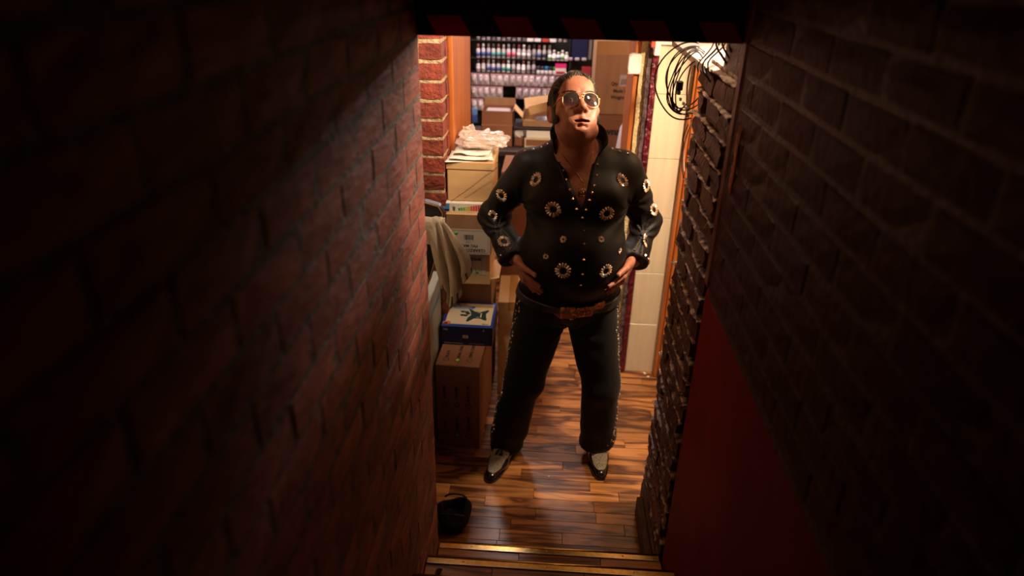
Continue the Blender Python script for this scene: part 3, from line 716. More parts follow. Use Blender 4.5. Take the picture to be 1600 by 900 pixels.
# --- cables and shelf top right
t = thing('cable_shelf', 'grey sheet metal shelf top at the upper right with cables over its edge', 'shelf', (.62, 2.52, 1.862))
p = MB(); p.box(-.155, .01, -.33, .32, 0, .006); p.build('panel', MT['metal'], t); p = MB(); p.rbox(-.162, -.154, -.33, .32, -.008, .012, .002); p.build('lip', MT['lip'], t)
p = MB(); p.box(-.10, .0, -.30, .30, -.03, 0); p.build('support', MT['metal'], t)
def loop(cx, cz, y, rx, rz_, a0, a1, tilt=0, n=26, wob=.004, seed=0):
    r = random.Random(seed); ph = r.random()*6
    pts = []
    for k in range(n+1):
        a = math.radians(a0+(a1-a0)*k/n); x = rx*math.cos(a); z = rz_*math.sin(a)
        x, z = x*math.cos(tilt)-z*math.sin(tilt), x*math.sin(tilt)+z*math.cos(tilt)
        pts.append((cx+x+wob*math.sin(k*.5+ph), y+.010*math.sin(k*.3+ph), cz+z))
    return pts
loops = [(.446, 1.80, 2.35, .105, .125, 75, 285, 0.05), (.452, 1.80, 2.352, .078, .110, 70, 300, .02), (.450, 1.808, 2.345, .074, .100, 80, 310, .0), (.445, 1.80, 2.342, .060, .108, 65, 275, -.15),
         (.448, 1.806, 2.338, .052, .095, 95, 330, -.22), (.440, 1.80, 2.335, .040, .100, 60, 300, -.25), (.446, 1.79, 2.335, .030, .085, 40, 320, -.30), (.448, 1.80, 2.33, .048, .105, 60, 290, -.10)]
for k, (cx_, cz_, y_, rx_, rz_, a0, a1, tl) in enumerate(loops):
    p = MB(); p.tube(loop(cx_, cz_, y_, rx_, rz_, a0, a1, tl, seed=k), .0023 if k else .0026, 7)
    tag(p.build('hanging_cable', MT['cable' if k % 3 else 'cable_r'] if k else MT['cable']), 'widest outer loop of the black cables hanging before the cream tiles' if k == 0 else 'black cable hanging in a tangled loop before the cream tiles', 'cable', None if k == 0 else 'tangled cable loops before the tiles')
for k, (x_, dx) in enumerate(((.462, .0), (.452, -.006))):
    p = MB(); p.tube([(x_+dx*math.sin(i*.4), 2.348+.004*k, 1.865-i*.0165) for i in range(12)], .0042 if k == 0 else .003, 8)
    tag(p.build('hanging_cable', MT['cable_w']), ['thicker yellowed cable hanging straight down beside the black loops', 'thinner yellowed cable hanging against the thicker one'][k], 'cable')
t = thing('cable_plug', 'dark plug with a pale collar caught among the hanging cables', 'plug', (.416, 2.325, 1.775), 0)
p = MB(); p.rbox(-.011, .011, -.009, .009, 0, .030, .003); p.build('body', MT['cable'], t); p = MB(); p.rbox(-.006, .006, -.007, .007, -.014, 0, .002); p.build('collar', mat('grey_plug', (.3, .24, .18), .4), t)
for k in range(4):
    p = MB(); p.rbox(-.004, .004, -.005, .005, 0, .010, .001)
    tag(p.build('cable_clip', MT['plastic_w'], None, (.424+k*.010, 2.322, 1.742-k*.013), (0, .4*k, 0)), 'small white clip low in the cable tangle', 'clip', 'white clips in the cable tangle')
p = MB(); p.tube([(.470-.016*math.sin(PI*i/14)-.008*(i/14 < .3), 2.328, 1.665-i*.0135) for i in range(15)], .0016, 6); tag(p.build('thin_cable', MT['cable']), 'thin dark cable bowing out of the rough wall, below the tangle', 'cable')
p = MB(); p.tube([(.472-.013*math.sin(PI*i/14), 2.332, 1.668-i*.0125) for i in range(15)], .0020, 6); tag(p.build('thin_cable', MT['plastic_w']), 'thin white cable bowing out of the rough wall, below the tangle', 'cable')
r_ = random.Random(4)
for k in range(9):
    x0 = .455+.012*k; pts = [(x0+.02*math.sin(i*.5+k), 2.165-.016*k+.012*math.sin(i*.7+k*2), 1.99-.012*i-.02*(k % 3)) for i in range(12+k % 4)]
    p = MB(); p.tube(pts, r_.choice([.0025, .003, .0035]), 6); tag(p.build('bundled_cable', MT['cable' if k % 3 else 'cable_r']), 'dark cable in the shadowed bundle near the upper right corner', 'cable', 'shadowed cable bundle')
# --- switch, trunking, bracket near the door
t = thing('light_switch', 'white octagonal wall switch box on the orange right jamb', 'switch', (.386, 3.408, 1.705))
oc = [(-.022, -.044), (.020, -.044), (.030, -.036), (.030, .036), (.022, .046), (-.016, .046), (-.030, .030), (-.032, -.026)]
q = MB(); q.prism(oc, -.022, .018); o = q.build('box', MT['plastic_w'], t); b_ = o.modifiers.new('b', 'BEVEL'); b_.width = .003; b_.segments = 2
p = MB(); p.box(-.0310, .0295, -.0215, -.0205, -.046, .046); p.box(-.0225, .0185, -.0226, -.0219, .034, .0352); p.build('cover_seam', MT['labelp'], t)
p = MB(); p.rbox(.459, .486, BY-.055, BY-.01, 1.755, 1.90, .003); tag(p.build('cable_trunking', MT['plastic_w']), 'short white trunking block at the top of the maroon edge', 'trunking')
p = MB(); p.prism([(.425, 1.83), (.462, 1.83), (.462, 1.770)], BY-.045, BY-.02); tag(p.build('metal_bracket', MT['metal']), 'triangular grey metal bracket left of the white trunking block', 'bracket')
p = MB(); p.rbox(.440, .459, BY-.07, BY-.045, 1.792, 1.86, .002); tag(p.build('red_junction_cap', mat('red_plastic', (.55, .07, .03), .4)), 'small orange red cap above the metal bracket', 'cap')
p = MB(); p.rbox(.4895, .70, BY-.03, BY-.008, 1.800, 1.86, .003); strip(p.build('trim_2', MT['plastic_w']))

# ================================================================== SHOP
t = thing('display_rack', 'black display rack full of small bottles and packets at the back of the shop', 'rack', (-.25, 5.33, 0))
p = MB(); p.box(-.375, 1.1, 0, .03, 0, 2.2); p.build('back_panel', MT['black'], t)
p = MB(); p.box(-.395, -.372, -.22, .03, 0, 2.2); p.build('side_panel', MT['black'], t)
SHZ = [.95, 1.085, 1.178, 1.270, 1.366, 1.466, 1.590, 1.72]
for z_ in SHZ: p = MB(); p.box(-.372, .36 if z_ < 1.5 else .20, -.15, 0, z_-.006, z_); p.build('shelf', MT['black'], t)
p = MB(); p.box(.36, .375, -.17, .03, 0, 2.2); p.build('divider', MT['black'], t)
for k in range(3): p = MB(); p.box(-.42, -.396, -.24, -.21, 1.36+k*.12, 1.43+k*.12); p.build('price_holder', MT['plastic_w'], t)
glass = {}
def bmat(nm, c, r=.25): 
    if nm not in glass: glass[nm] = mat(nm, c, r)
    return glass[nm]
BC = {'pale': (.55, .48, .50), 'white': (.78, .74, .74), 'teal': (.06, .30, .28), 'blue': (.06, .10, .32), 'pink': (.60, .10, .18), 'grey': (.28, .24, .27), 'green': (.10, .34, .08), 'red': (.5, .05, .04), 'dark': (.05, .05, .07), 'cyan': (.03, .22, .50)}
CC = {'w': (.7, .62, .6), 'r': (.35, .1, .08), 'd': (.10, .07, .08), 'g': (.35, .3, .32)}
def bottle(h, body, cap, band):
    key = (h, body, cap, band)
    if key not in bottle.c:
        t = thing('small_bottle', None, 'bottle'); r = .0145
        p = MB(); p.lathe([(r*.9, 0), (r, .002), (r, h*.62), (r*.55, h*.70), (r*.5, h*.72)], 10); p.build('body', bmat('glass_'+body, BC[body]), t)
        p = MB(); p.lathe([(r*.62, h*.72), (r*.62, h*.97), (r*.5, h)], 8); p.build('cap', bmat('cap_'+cap, CC[cap], .4), t)
        p = MB(); p.lathe([(r*1.03, h*.14), (r*1.03, h*.42)], 10); p.build('label_band', bmat('band_'+band, BC[band], .5), t)
        bottle.c[key] = t; bottle.new = t; return t
    return copy_tree(bottle.c[key])
bottle.c = {}
NM = {'pale': 'pale', 'white': 'white', 'teal': 'teal', 'blue': 'blue', 'pink': 'pink', 'grey': 'grey', 'green': 'green', 'red': 'red', 'dark': 'dark', 'cyan': 'bright blue'}
rows = [(5.20, 1.466, .098, -.556, ['blue', 'blue', 'blue', 'teal', 'teal', 'teal', 'pink', 'pink', 'white', 'white', 'white', 'grey', 'blue', 'dark', 'dark'], 'upper'),
        (5.20, 1.366, .088, -.556, ['pale', 'pale', 'blue', 'blue', 'blue', 'teal', 'teal', 'grey', 'white', 'white', 'grey', 'grey'], 'second')]
for yy, z_, h, x0, bands, rn in rows:
    for k, b_ in enumerate(bands):
        bd = 'white' if b_ in ('white', 'teal') and rn == 'second' else 'pale'
        o = bottle(h*(1 if (k*7) % 5 else .97), bd, 'wrdg'[(k*3+len(rn)) % 4], b_); o.location = (x0+k*.0372, yy+.008*((k*13) % 3-1), z_)
        tag(o, 'small bottle with a %s label band on the %s visible shelf' % (NM[b_], rn), 'bottle', '%s-banded bottles on the %s visible shelf' % (NM[b_], rn))
# top row only just seen below the header
for k in range(18):
    o = bottle(.10, 'pale' if k % 3 else 'grey', 'rwd'[k % 3], 'grey' if k % 2 else 'white'); o.location = (-.556+k*.0372, 5.2, 1.590)
    tag(o, 'small bottle on the topmost shelf, just under the striped header', 'bottle', 'bottles on the topmost shelf')
def packet(w_, h_, seed):
    r = random.Random(seed); P = []; n = 6
    for i in range(n+1):
        row = []
        for j in range(n+1):
            u, v = i/n, j/n; b_ = math.sin(PI*u)*math.sin(PI*v)
            row.append(((u-.5)*w_*(1-.06*math.sin(PI*v)), -.018*b_*(1+.3*r.uniform(-1, 1)), v*h_))
        P.append(row)
    q = MB(); q.grid(P, smooth=False); q.add([(-w_/2, .002, 0), (w_/2, .002, 0), (w_/2, .002, h_), (-w_/2, .002, h_)], [(0, 1, 2, 3)])
    for (a, b, c, d) in (((-w_/2, 0, 0), (-w_/2, .002, 0), (-w_/2, .002, h_), (-w_/2, 0, h_)), ((w_/2, 0, 0), (w_/2, .002, 0), (w_/2, .002, h_), (w_/2, 0, h_))): q.add([a, b, c, d], [(0, 1, 2, 3)])
    return q.mesh('packet', MT['packet'])
MT['packet'] = mat('clear_packet', (.64, .54, .55), .25, color2=(.42, .32, .34), scale=60, rnd=.15)
MT['packet_top'] = mat('pinkish_header_card', (.50, .28, .32), .5)
PKM = [packet(.046, .078, s) for s in range(5)]
hm = MB(); hm.box(-.023, .023, -.0035, .001, .066, .084); HM = hm.mesh('header_card', MT['packet_top'])
hk = MB(); hk.tube([(0, .0, .088), (0, .13, .088)], .0012, 5); HK = hk.mesh('hook', MT['black'])
k = 0
for (z_, x0, cnt, gap, rn) in ((1.276, -.585, 15, (), 'upper'), (1.184, -.585, 15, (5, 6), 'middle'), (1.092, -.585, 13, (2, 7, 8), 'lower')):
    for i in range(cnt):
        if i in gap: continue
        for dy in (0, .035):
            if dy and i % 3: continue
            o = tag(link('hanging_packet', random.choice(PKM)), 'clear packet hanging in the %s row of the display rack' % rn, 'packet', 'packets in the %s row' % rn)
            o.location = (x0+i*.0478+random.uniform(-.003, .003), 5.165+dy, z_); o.rotation_euler = (random.uniform(-.05, .05), random.uniform(-.04, .04), random.uniform(-.15, .15))
            c_ = link('header_card', HM, o)
# right half of rack: assorted goods
def simple(name, label, cat, b, mt, rz=0, group=None, r=.002):
    x0, x1, y0, y1, z0, z1 = b; p = MB(); p.rbox(-(x1-x0)/2, (x1-x0)/2, -(y1-y0)/2, (y1-y0)/2, 0, z1-z0, r)
    return tag(p.build(name, mt, None, ((x0+x1)/2, (y0+y1)/2, z0), (0, 0, rz)), label, cat, group)
for k in range(5):
    b_ = ['dark', 'dark', 'cyan', 'dark', 'green'][k]
    t = thing('squat_jar', 'squat jar with a %s lid on the second shelf, right half' % NM[b_], 'jar', (-.11+k*.030, 5.17, 1.366), 0, 'squat jars with a %s lid' % NM[b_] if b_ == 'dark' else None)
    p = MB(); p.lathe([(.012, 0), (.014, .003), (.014, .026), (.011, .030)], 10); p.build('body', bmat('glass_white', BC['white']), t)
    p = MB(); p.lathe([(.0145, .030), (.0145, .052), (.013, .054)], 10); p.build('lid', bmat('lid_'+b_, BC[b_]), t)
t = thing('pink_pack', 'bright pink and white pack on the second shelf beside the head', 'pack', (.052, 5.165, 1.366))
p = MB(); p.rbox(-.040, .040, -.02, .02, 0, .078, .003); p.build('body', MT['white'], t)
p = MB(); p.box(-.0405, .0405, -.0212, .0205, .050, .0785); p.build('pink_band', mat('hot_pink', (.80, .03, .22), .4), t); p = MB(); p.box(-.034, .030, -.0212, -.0203, .008, .026); p.build('red_band', mat('crimson', (.45, .02, .05), .4), t)
for k in range(4):
    c = [('white', 'white'), ('white', 'grey'), ('red', 'white'), ('white', 'blue')][k]
    o = simple('small_carton', 'small %s carton at the right end of the topmost shelf' % ['white', 'grey flecked white', 'red topped', 'blue striped'][k], 'carton', (-.20+k*.055, -.155+k*.055, 5.16, 5.20, 1.590, 1.67), bmat('carton_%d' % k, BC[c[0]], .5))
    o.name = 'small_carton'
for k in range(5):
    o = bottle(.06+.012*(k % 2), 'white', 'w', ['green', 'white', 'blue', 'green', 'white'][k]); o.location = (-.03+k*.030, 5.15, 1.466)
    tag(o, 'short white bottle at the right end of the upper visible shelf', 'bottle', 'short white bottles at the right end')
simple('navy_panel_box', 'large dark navy box on the rack, right of the bottles', 'box', (.115, .235, 5.16, 5.30, 1.470, 1.80), MT['navy'])
simple('grey_roll', 'upright grey roll between the navy box and the big carton', 'roll', (.243, .270, 5.18, 5.22, 1.470, 1.70), bmat('roll_grey', (.22, .18, .19), .5), r=.008)
simple('red_pack', 'small dark red pack lying below the grey roll', 'pack', (.205, .272, 5.16, 5.21, 1.366, 1.425), mat('dark_red_card', (.35, .03, .04), .4))
simple('blue_pack', 'small blue pack at the head end of the middle packet row', 'pack', (.012, .045, 5.16, 5.18, 1.19, 1.25), mat('mid_blue', (.02, .20, .48), .4))
for k in range(3): simple('white_ball_pack', 'small pale pouch on the shelf below the navy box', 'pouch', (.10+k*.05, .135+k*.05, 5.15, 5.18, 1.468, 1.490), bmat('pouch', (.45, .38, .4)), group='pale pouches under the navy box', r=.006)
# table and its load
t = thing('shop_table', 'dark table behind the doorway carrying boxes and paper', 'table', (-.10, 4.50, 0))
p = MB(); p.rbox(-.62, .35, -.30, .35, 1.01, 1.045, .003); p.build('tabletop', mat('dark_table', (.05, .03, .025), .5), t)
for a in (-.58, .32):
    for b_ in (-.26, .31): p = MB(); p.box(a-.02, a+.02, b_-.02, b_+.02, 0, 1.01); p.build('leg', MT['black'], t)
t = thing('open_cardboard_box', 'brown cardboard box with its back flap up, on the table left of his head', 'box', (-.342, 4.40, 1.045))
p = MB(); W_, D_, H_, T_ = .20, .20, .225, .004
p.box(-W_/2, W_/2, -D_/2, -D_/2+T_, 0, H_); p.box(-W_/2, W_/2, D_/2-T_, D_/2, 0, H_); p.box(-W_/2, -W_/2+T_, -D_/2, D_/2, 0, H_); p.box(W_/2-T_, W_/2, -D_/2, D_/2, 0, H_); p.box(-W_/2, W_/2, -D_/2, D_/2, 0, T_)
p.build('body', MT['card_r'], t)
p = MB(); p.box(-W_/2, W_/2, D_/2, D_/2+T_, H_, H_+.045); p.build('flap', MT['card_d'], t)
p = MB(); p.box(-W_/2-.001, W_/2+.001, -D_/2-.001, D_/2+.001, .135, .139); p.build('tape', MT['tape'], t)
p = MB(); p.rbox(-.08, .08, -.06, .06, .15, .215, .01); p.build('contents', bmat('pouch', (.45, .38, .4)), t)
p = MB(); p.rbox(-.018, .018, -.010, 0, 0, .10, .004, mat=Matrix.Translation((.018, -.108, .0)) @ Matrix.Rotation(.12, 4, 'Y')); tag(p.build('film_roll', bmat('lilac_film', (.42, .34, .40), .3), None, (-.342, 4.395, 1.046)), 'lilac film-wrapped strip leaning on the brown box', 'packet')
# rack with shelf, ream, frame
t = thing('low_riser', 'low black riser on the table under the open box', 'riser', (-.10, 4.42, 1.045))
p = MB(); p.box(-.135, .125, -.13, .13, .118, .127); p.build('board', MT['black'], t)
for a in (-.135, .119): p = MB(); p.box(a, a+.006, -.13, .13, 0, .118); p.build('side', MT['black'], t)
t = thing('open_cardboard_box', 'shallow open box with spread flaps on the black riser beside his head', 'box', (-.085, 4.42, 1.1725))
p = MB(); W_, D_, H_ = .20, .20, .075
p.box(-W_/2, W_/2, -D_/2, -D_/2+T_, 0, H_*.55); p.box(-W_/2, W_/2, D_/2-T_, D_/2, 0, H_); p.box(-W_/2, -W_/2+T_, -D_/2, D_/2, 0, H_*.8); p.box(W_/2-T_, W_/2, -D_/2, D_/2, 0, H_*.8); p.box(-W_/2, W_/2, -D_/2, D_/2, 0, T_)
p.build('body', MT['card_d'], t)
for nm_, bx, Mx in (('flap', (-.10, .10, 0, T_, 0, .085), Matrix.Translation((.01, .10, .075)) @ Matrix.Rotation(-.15, 4, 'Y') @ Matrix.Rotation(-.5, 4, 'X')),
                ('flap', (-.065, .09, 0, T_, 0, .060), Matrix.Translation((.01, -.02, .075)) @ Matrix.Rotation(-.28, 4, 'Y') @ Matrix.Rotation(.2, 4, 'X')),
                ('flap', (0, T_, -.09, .05, 0, .075), Matrix.Translation((-.102, 0, .055)) @ Matrix.Rotation(-.75, 4, 'Y'))):
    p = MB(); p.box(*bx, mat=Mx); p.build(nm_, MT['card'], t)
t2 = thing('steel_bowl', 'dark round dish lying inside the shallow open box', 'dish', (-.045, 4.38, 1.178))
p = MB(); p.lathe([(.035, 0), (.055, .02), (.062, .040), (.059, .040), (.05, .02), (.02, .006)], 20); p.build('dish', mat('dark_grey_plastic', (.10, .09, .10), .4), t2); p = MB(); p.lathe([(.016, .006), (.016, .010)], 14); p.build('centre_disc', mat('pinkish_disc', (.5, .3, .26), .5), t2)
t = thing('paper_ream', 'stack of white paper on the table under the riser', 'paper', (-.055, 4.37, 1.110))
for k in range(5): p = MB(); p.box(-.10+.002*random.random(), .10, -.07, .07, k*.009, k*.009+.0078); p.build('wad', MT['white'], t)
t = thing('picture_frame', 'small cream picture frame lying under the stack of white paper', 'frame', (-.06, 4.37, 1.046))
for a in ((-.105, .105, -.078, -.07, 0, .010), (-.105, .105, -.078, -.07, .052, .062), (-.105, -.095, -.078, -.07, .01, .052), (.095, .105, -.078, -.07, .01, .052), (-.104, .104, -.07, .07, .001, .062)):
    p = MB(); p.rbox(*a, .001); p.build('frame_bar' if a[2] == -.078 else 'backing', mat('cream_paint', (.62, .50, .30), .5) if a[2] == -.078 else MT['card_r'], t)
crumple('white_bag', 'crumpled white plastic bag between the brown box and the paper stack', 'bag', (-.208, 4.35, 1.10), (.032, .03, .030), bmat('white_bag', (.62, .58, .56), .4), 5.2, .3, 14)
simple('small_brown_box', 'small dark red box under the crumpled white bag', 'box', (-.235, -.170, 4.33, 4.40, 1.046, 1.098), MT['card_r'])
p = MB(); p.tube([(-.52, 4.26, 1.075), (-.47, 4.25, 1.11), (-.42, 4.24, 1.145), (-.385, 4.235, 1.165)], [.011, .011, .012, .014], 10); tag(p.build('rolled_paper', MT['paper']), 'rolled white and wood coloured sheet poking up left of the brown box', 'paper')
crumple('foil_pouch', 'pale shiny pouch lying under the rolled sheet', 'pouch', (-.43, 4.28, 1.046), (.045, .03, .018), bmat('white_bag', (.62, .58, .56), .4), 2.2, .3, 12)
simple('dark_tray', 'flat dark tray on the table in front of the brown box', 'tray', (-.52, -.32, 4.21, 4.28, 1.0455, 1.056), MT['black'])
# blue packs left edge below the rack
for k in range(2): simple('blue_packet', 'blue and white packet at the left edge of the rack, %s one' % ['lower', 'upper'][k], 'packet', (-.600, -.560, 5.14, 5.17, 1.0+k*.055, 1.05+k*.055), mat('blue_pack_%d' % k, [(.05, .10, .35), (.12, .25, .5)][k], .4))
# big cartons right
t = carton('large_carton', 'large brown carton with printed weight lines and barcode, right of his head', 'box', .252, .640, 4.30, 4.66, 1.272, 1.705, MT['card_d'], tape=False)
text('lettering', 'Qty  :', .030, MT['inkbrown'], t, (-.060, -.1812, .186), bold=.0008, sx=.9); text('lettering', 'Made in China', .030, MT['inkbrown'], t, (.004, -.1812, .144), bold=.0008, sx=.9); text('lettering', 'Weight   -', .030, MT['inkbrown'], t, (-.030, -.1812, .105), bold=.0008, sx=.9)
p = MB(); p.box(-.040, .030, -.1812, -.1804, .172, .240); lb = p.build('barcode_label', bmat('lilac_label', (.42, .34, .36), .6), t)
p = MB(); x = -.030
while x < .022: p.box(x, x+.004, -.1818, -.1813, .182, .216); x += .0085
p.build('barcode', MT['inkbrown'], lb)
p = MB(); p.box(-.19, .19, -.1806, -.1801, .355, .425); p.build('tape', MT['tape'], t)
t = carton('large_carton', 'reddish carton printed with wnm underneath the large brown carton', 'box', .262, .640, 4.30, 4.66, .84, 1.268, MT['card_r'], tape=False)
text('lettering', 'wnm', .065, MT['ink'], t, (-.053, -.1812, .325), bold=.0022)
t = thing('low_cabinet', 'dark low cabinet carrying the two cartons', 'cabinet', (.46, 4.48, 0)); rboxm(.40, .38, .838).build('body', MT['black'], t); p = MB(); p.box(-.19, .19, -.196, -.19, .05, .80); p.build('door', MT['black'], t)
t = thing('plastic_canister', 'tall pale plastic canister before the cartons, by the orange jamb', 'canister', (.470, 4.13, .80))
p = MB(); p.lathe([(.075, 0), (.078, .01), (.070, .30), (.055, .43), (.035, .47), (.035, .50), (.03, .505)], 20); p.build('body', mat('milky_plastic', (.66, .62, .66), .35), t); p = MB(); p.lathe([(.037, .49), (.037, .52), (.034, .523)], 16); p.build('cap', MT['plastic_w'], t)
t = thing('stool', 'dark stool under the pale canister', 'stool', (.47, 4.13, 0)); p = MB(); p.rbox(-.1, .1, -.1, .1, .775, .798, .004); p.build('seat', MT['black'], t)
for a in (-.08, .08):
    for b_ in (-.08, .08): p = MB(); p.box(a-.01, a+.01, b_-.01, b_+.01, 0, .775); p.build('leg', MT['black'], t)

# ================================================================== PERSON
# signed-distance modelling, meshed with surface nets
def V(*a): return np.array(a, dtype=np.float32)
def ln(p): return np.sqrt((p*p).sum(1))
def sph(P, c, r): return ln(P-V(*c))-r
def ell(P, c, r, R=None):
    q = P-V(*c)
    if R is not None: q = q @ R
    r = V(*r); k0 = ln(q/r); k1 = ln(q/(r*r)); return k0*(k0-1)/np.maximum(k1, 1e-6)
def cap(P, a, b, ra, rb):
    a = V(*a); b = V(*b); ab = b-a; t = np.clip(((P-a) @ ab)/float(ab @ ab), 0, 1)
    return ln(P-a-t[:, None]*ab)-(ra+(rb-ra)*t)
def smin(a, b, k): h = np.maximum(k-np.abs(a-b), 0)/k; return np.minimum(a, b)-h*h*k*.25
def smax(a, b, k): return -smin(-a, -b, k)
def rotm(x=0, y=0, z=0): return np.array(Euler((x, y, z)).to_matrix(), dtype=np.float32)
def axis(segs):
    out = [segs[0][0]]
    for a, b, h in segs:
        n = max(1, int(round((b-a)/h))); out += list(np.linspace(a, b, n+1)[1:])
    return np.array(out, dtype=np.float32)
def surface_nets(f, ax, ay, az, B=6):
    nx, ny, nz = len(ax), len(ay), len(az)
    F = np.ones((nx, ny, nz), np.float32)
    bi = [list(range(0, n, B)) for n in (nx, ny, nz)]; blocks = []; cs = []; rs = []
    for i in bi[0]:
        for j in bi[1]:
            for k in bi[2]:
                i1, j1, k1 = min(i+B, nx), min(j+B, ny), min(k+B, nz)
                lo = V(ax[i], ay[j], az[k]); hi = V(ax[min(i1, nx-1)], ay[min(j1, ny-1)], az[min(k1, nz-1)])
                blocks.append((i, i1, j, j1, k, k1)); cs.append((lo+hi)/2); rs.append(np.linalg.norm(hi-lo)/2)
    cs = np.array(cs, np.float32); rs = np.array(rs, np.float32)
    d = np.concatenate([f(cs[q:q+60000]) for q in range(0, len(cs), 60000)])
    act = np.abs(d) < rs*1.25+.012
    ins = (~act) & (d < 0)
    for q in np.nonzero(ins)[0]: i, i1, j, j1, k, k1 = blocks[q]; F[i:i1, j:j1, k:k1] = -1
    idx = []
    for q in np.nonzero(act)[0]:
        i, i1, j, j1, k, k1 = blocks[q]
        g = np.stack(np.meshgrid(np.arange(i, i1), np.arange(j, j1), np.arange(k, k1), indexing='ij'), -1).reshape(-1, 3); idx.append(g)
    idx = np.concatenate(idx)
    for q in range(0, len(idx), 300000):
        g = idx[q:q+300000]; P = np.stack([ax[g[:, 0]], ay[g[:, 1]], az[g[:, 2]]], 1); F[g[:, 0], g[:, 1], g[:, 2]] = f(P)
    S = F < 0
    c = np.zeros((nx-1, ny-1, nz-1), np.int8)
    for a in (0, 1):
        for b in (0, 1):
            for e in (0, 1): c += S[a:nx-1+a, b:ny-1+b, e:nz-1+e]
    cell = np.argwhere((c > 0) & (c < 8)); vid = -np.ones((nx-1, ny-1, nz-1), np.int32); vid[cell[:, 0], cell[:, 1], cell[:, 2]] = np.arange(len(cell))
    acc = np.zeros((len(cell), 3), np.float64); cnt = np.zeros(len(cell))
    A = (ax, ay, az)
    for d_ in range(3):
        o = [q for q in range(3) if q != d_]
        for a in (0, 1):
            for b in (0, 1):
                o0 = np.zeros(3, int); o0[o[0]] = a; o0[o[1]] = b; o1 = o0.copy(); o1[d_] = 1
                g0 = cell+o0; g1 = cell+o1; f0 = F[g0[:, 0], g0[:, 1], g0[:, 2]]; f1 = F[g1[:, 0], g1[:, 1], g1[:, 2]]
                m = (f0 < 0) != (f1 < 0); t = np.where(m, f0/np.where(m, f0-f1, 1), 0)
                p = np.stack([A[q][g0[:, q]] for q in range(3)], 1).astype(np.float64)
                p[:, d_] += t*(A[d_][g1[:, d_]]-A[d_][g0[:, d_]]); acc += p*m[:, None]; cnt += m
    verts = acc/np.maximum(cnt, 1)[:, None]
    faces = []
    for d_ in range(3):
        o = [(d_+1) % 3, (d_+2) % 3]
        sl0 = [slice(None)]*3; sl1 = [slice(None)]*3; sl0[d_] = slice(0, -1); sl1[d_] = slice(1, None)
        x = S[tuple(sl0)] != S[tuple(sl1)]; e = np.argwhere(x); e = e[(e[:, o[0]] > 0) & (e[:, o[1]] > 0)]
        e = e[(e[:, o[0]] < (nx, ny, nz)[o[0]]-1) & (e[:, o[1]] < (nx, ny, nz)[o[1]]-1)]
        q = []
        for a, b in ((1, 1), (0, 1), (0, 0), (1, 0)):
            g = e.copy(); g[:, o[0]] -= a; g[:, o[1]] -= b; q.append(vid[g[:, 0], g[:, 1], g[:, 2]])
        q = np.stack(q, 1); s_ = S[e[:, 0], e[:, 1], e[:, 2]]; q[~s_] = q[~s_][:, ::-1]; faces.append(q)
    return verts, np.concatenate(faces)
def np_mesh(name, v, f, mats, smooth=True, mi=None):
    f = f[(f >= 0).all(1)]; me = bpy.data.meshes.new(name); me.vertices.add(len(v)); me.vertices.foreach_set('co', v.astype(np.float32).ravel())
    me.loops.add(len(f)*4); me.polygons.add(len(f)); me.loops.foreach_set('vertex_index', f.astype(np.int32).ravel())
    me.polygons.foreach_set('loop_start', np.arange(0, len(f)*4, 4, dtype=np.int32))
    me.update(calc_edges=True); me.polygons.foreach_set('use_smooth', [smooth]*len(f))
    for m in (mats if isinstance(mats, list) else [mats]): me.materials.append(m)
    if mi is not None: me.polygons.foreach_set('material_index', mi)
    me.validate(); return me
def grad(f, p, e=.004):
    q = np.array([p]*6, np.float32)
    for k in range(3): q[2*k, k] += e; q[2*k+1, k] -= e
    d = f(q); g = np.array([d[0]-d[1], d[2]-d[3], d[4]-d[5]]); return g/max(1e-6, np.linalg.norm(g))

# ---- body plan (metres, world axes; the man faces -Y)
SHL, ELL_, WRL = (-.085, 2.60, 1.408), (-.228, 2.69, 1.175), (-.128, 2.535, 1.050)
SHR, ELR, WRR = (.300, 2.60, 1.412), (.414, 2.70, 1.175), (.360, 2.545, 1.056)
def torso(P, o=0):
    d = ell(P, (.112, 2.535, 1.095), (.208, .198, .205))
    d = smin(d, ell(P, (.110, 2.575, 1.315), (.205, .140, .185)), .07)
    d = smin(d, cap(P, (-.055, 2.60, 1.424), (.270, 2.60, 1.430), .068, .068), .06)
    d = smin(d, cap(P, (.045, 2.59, 1.475), (.155, 2.59, 1.48), .052, .052), .08)
    d = smin(d, ell(P, (.108, 2.59, .90), (.205, .165, .15)), .05)
    # pectoral shaping
    d = smin(d, ell(P, (.020, 2.475, 1.335), (.085, .055, .06)), .06); d = smin(d, ell(P, (.205, 2.475, 1.338), (.085, .055, .06)), .06)
    return d-o
def neck(P): return smin(cap(P, (.10, 2.565, 1.47), (.094, 2.525, 1.60), .076, .070), cap(P, (.10, 2.52, 1.50), (.098, 2.47, 1.590), .050, .046), .04)
HC = V(.081, 2.52, 1.657); HRm = rotm(z=math.radians(14)) @ rotm(x=math.radians(-35)) @ rotm(y=math.radians(3)); HSC = 1.075
def to_head(P): return ((P-HC) @ HRm)/HSC
def from_head(p): return np.array(p, np.float32)*HSC @ HRm.T+HC
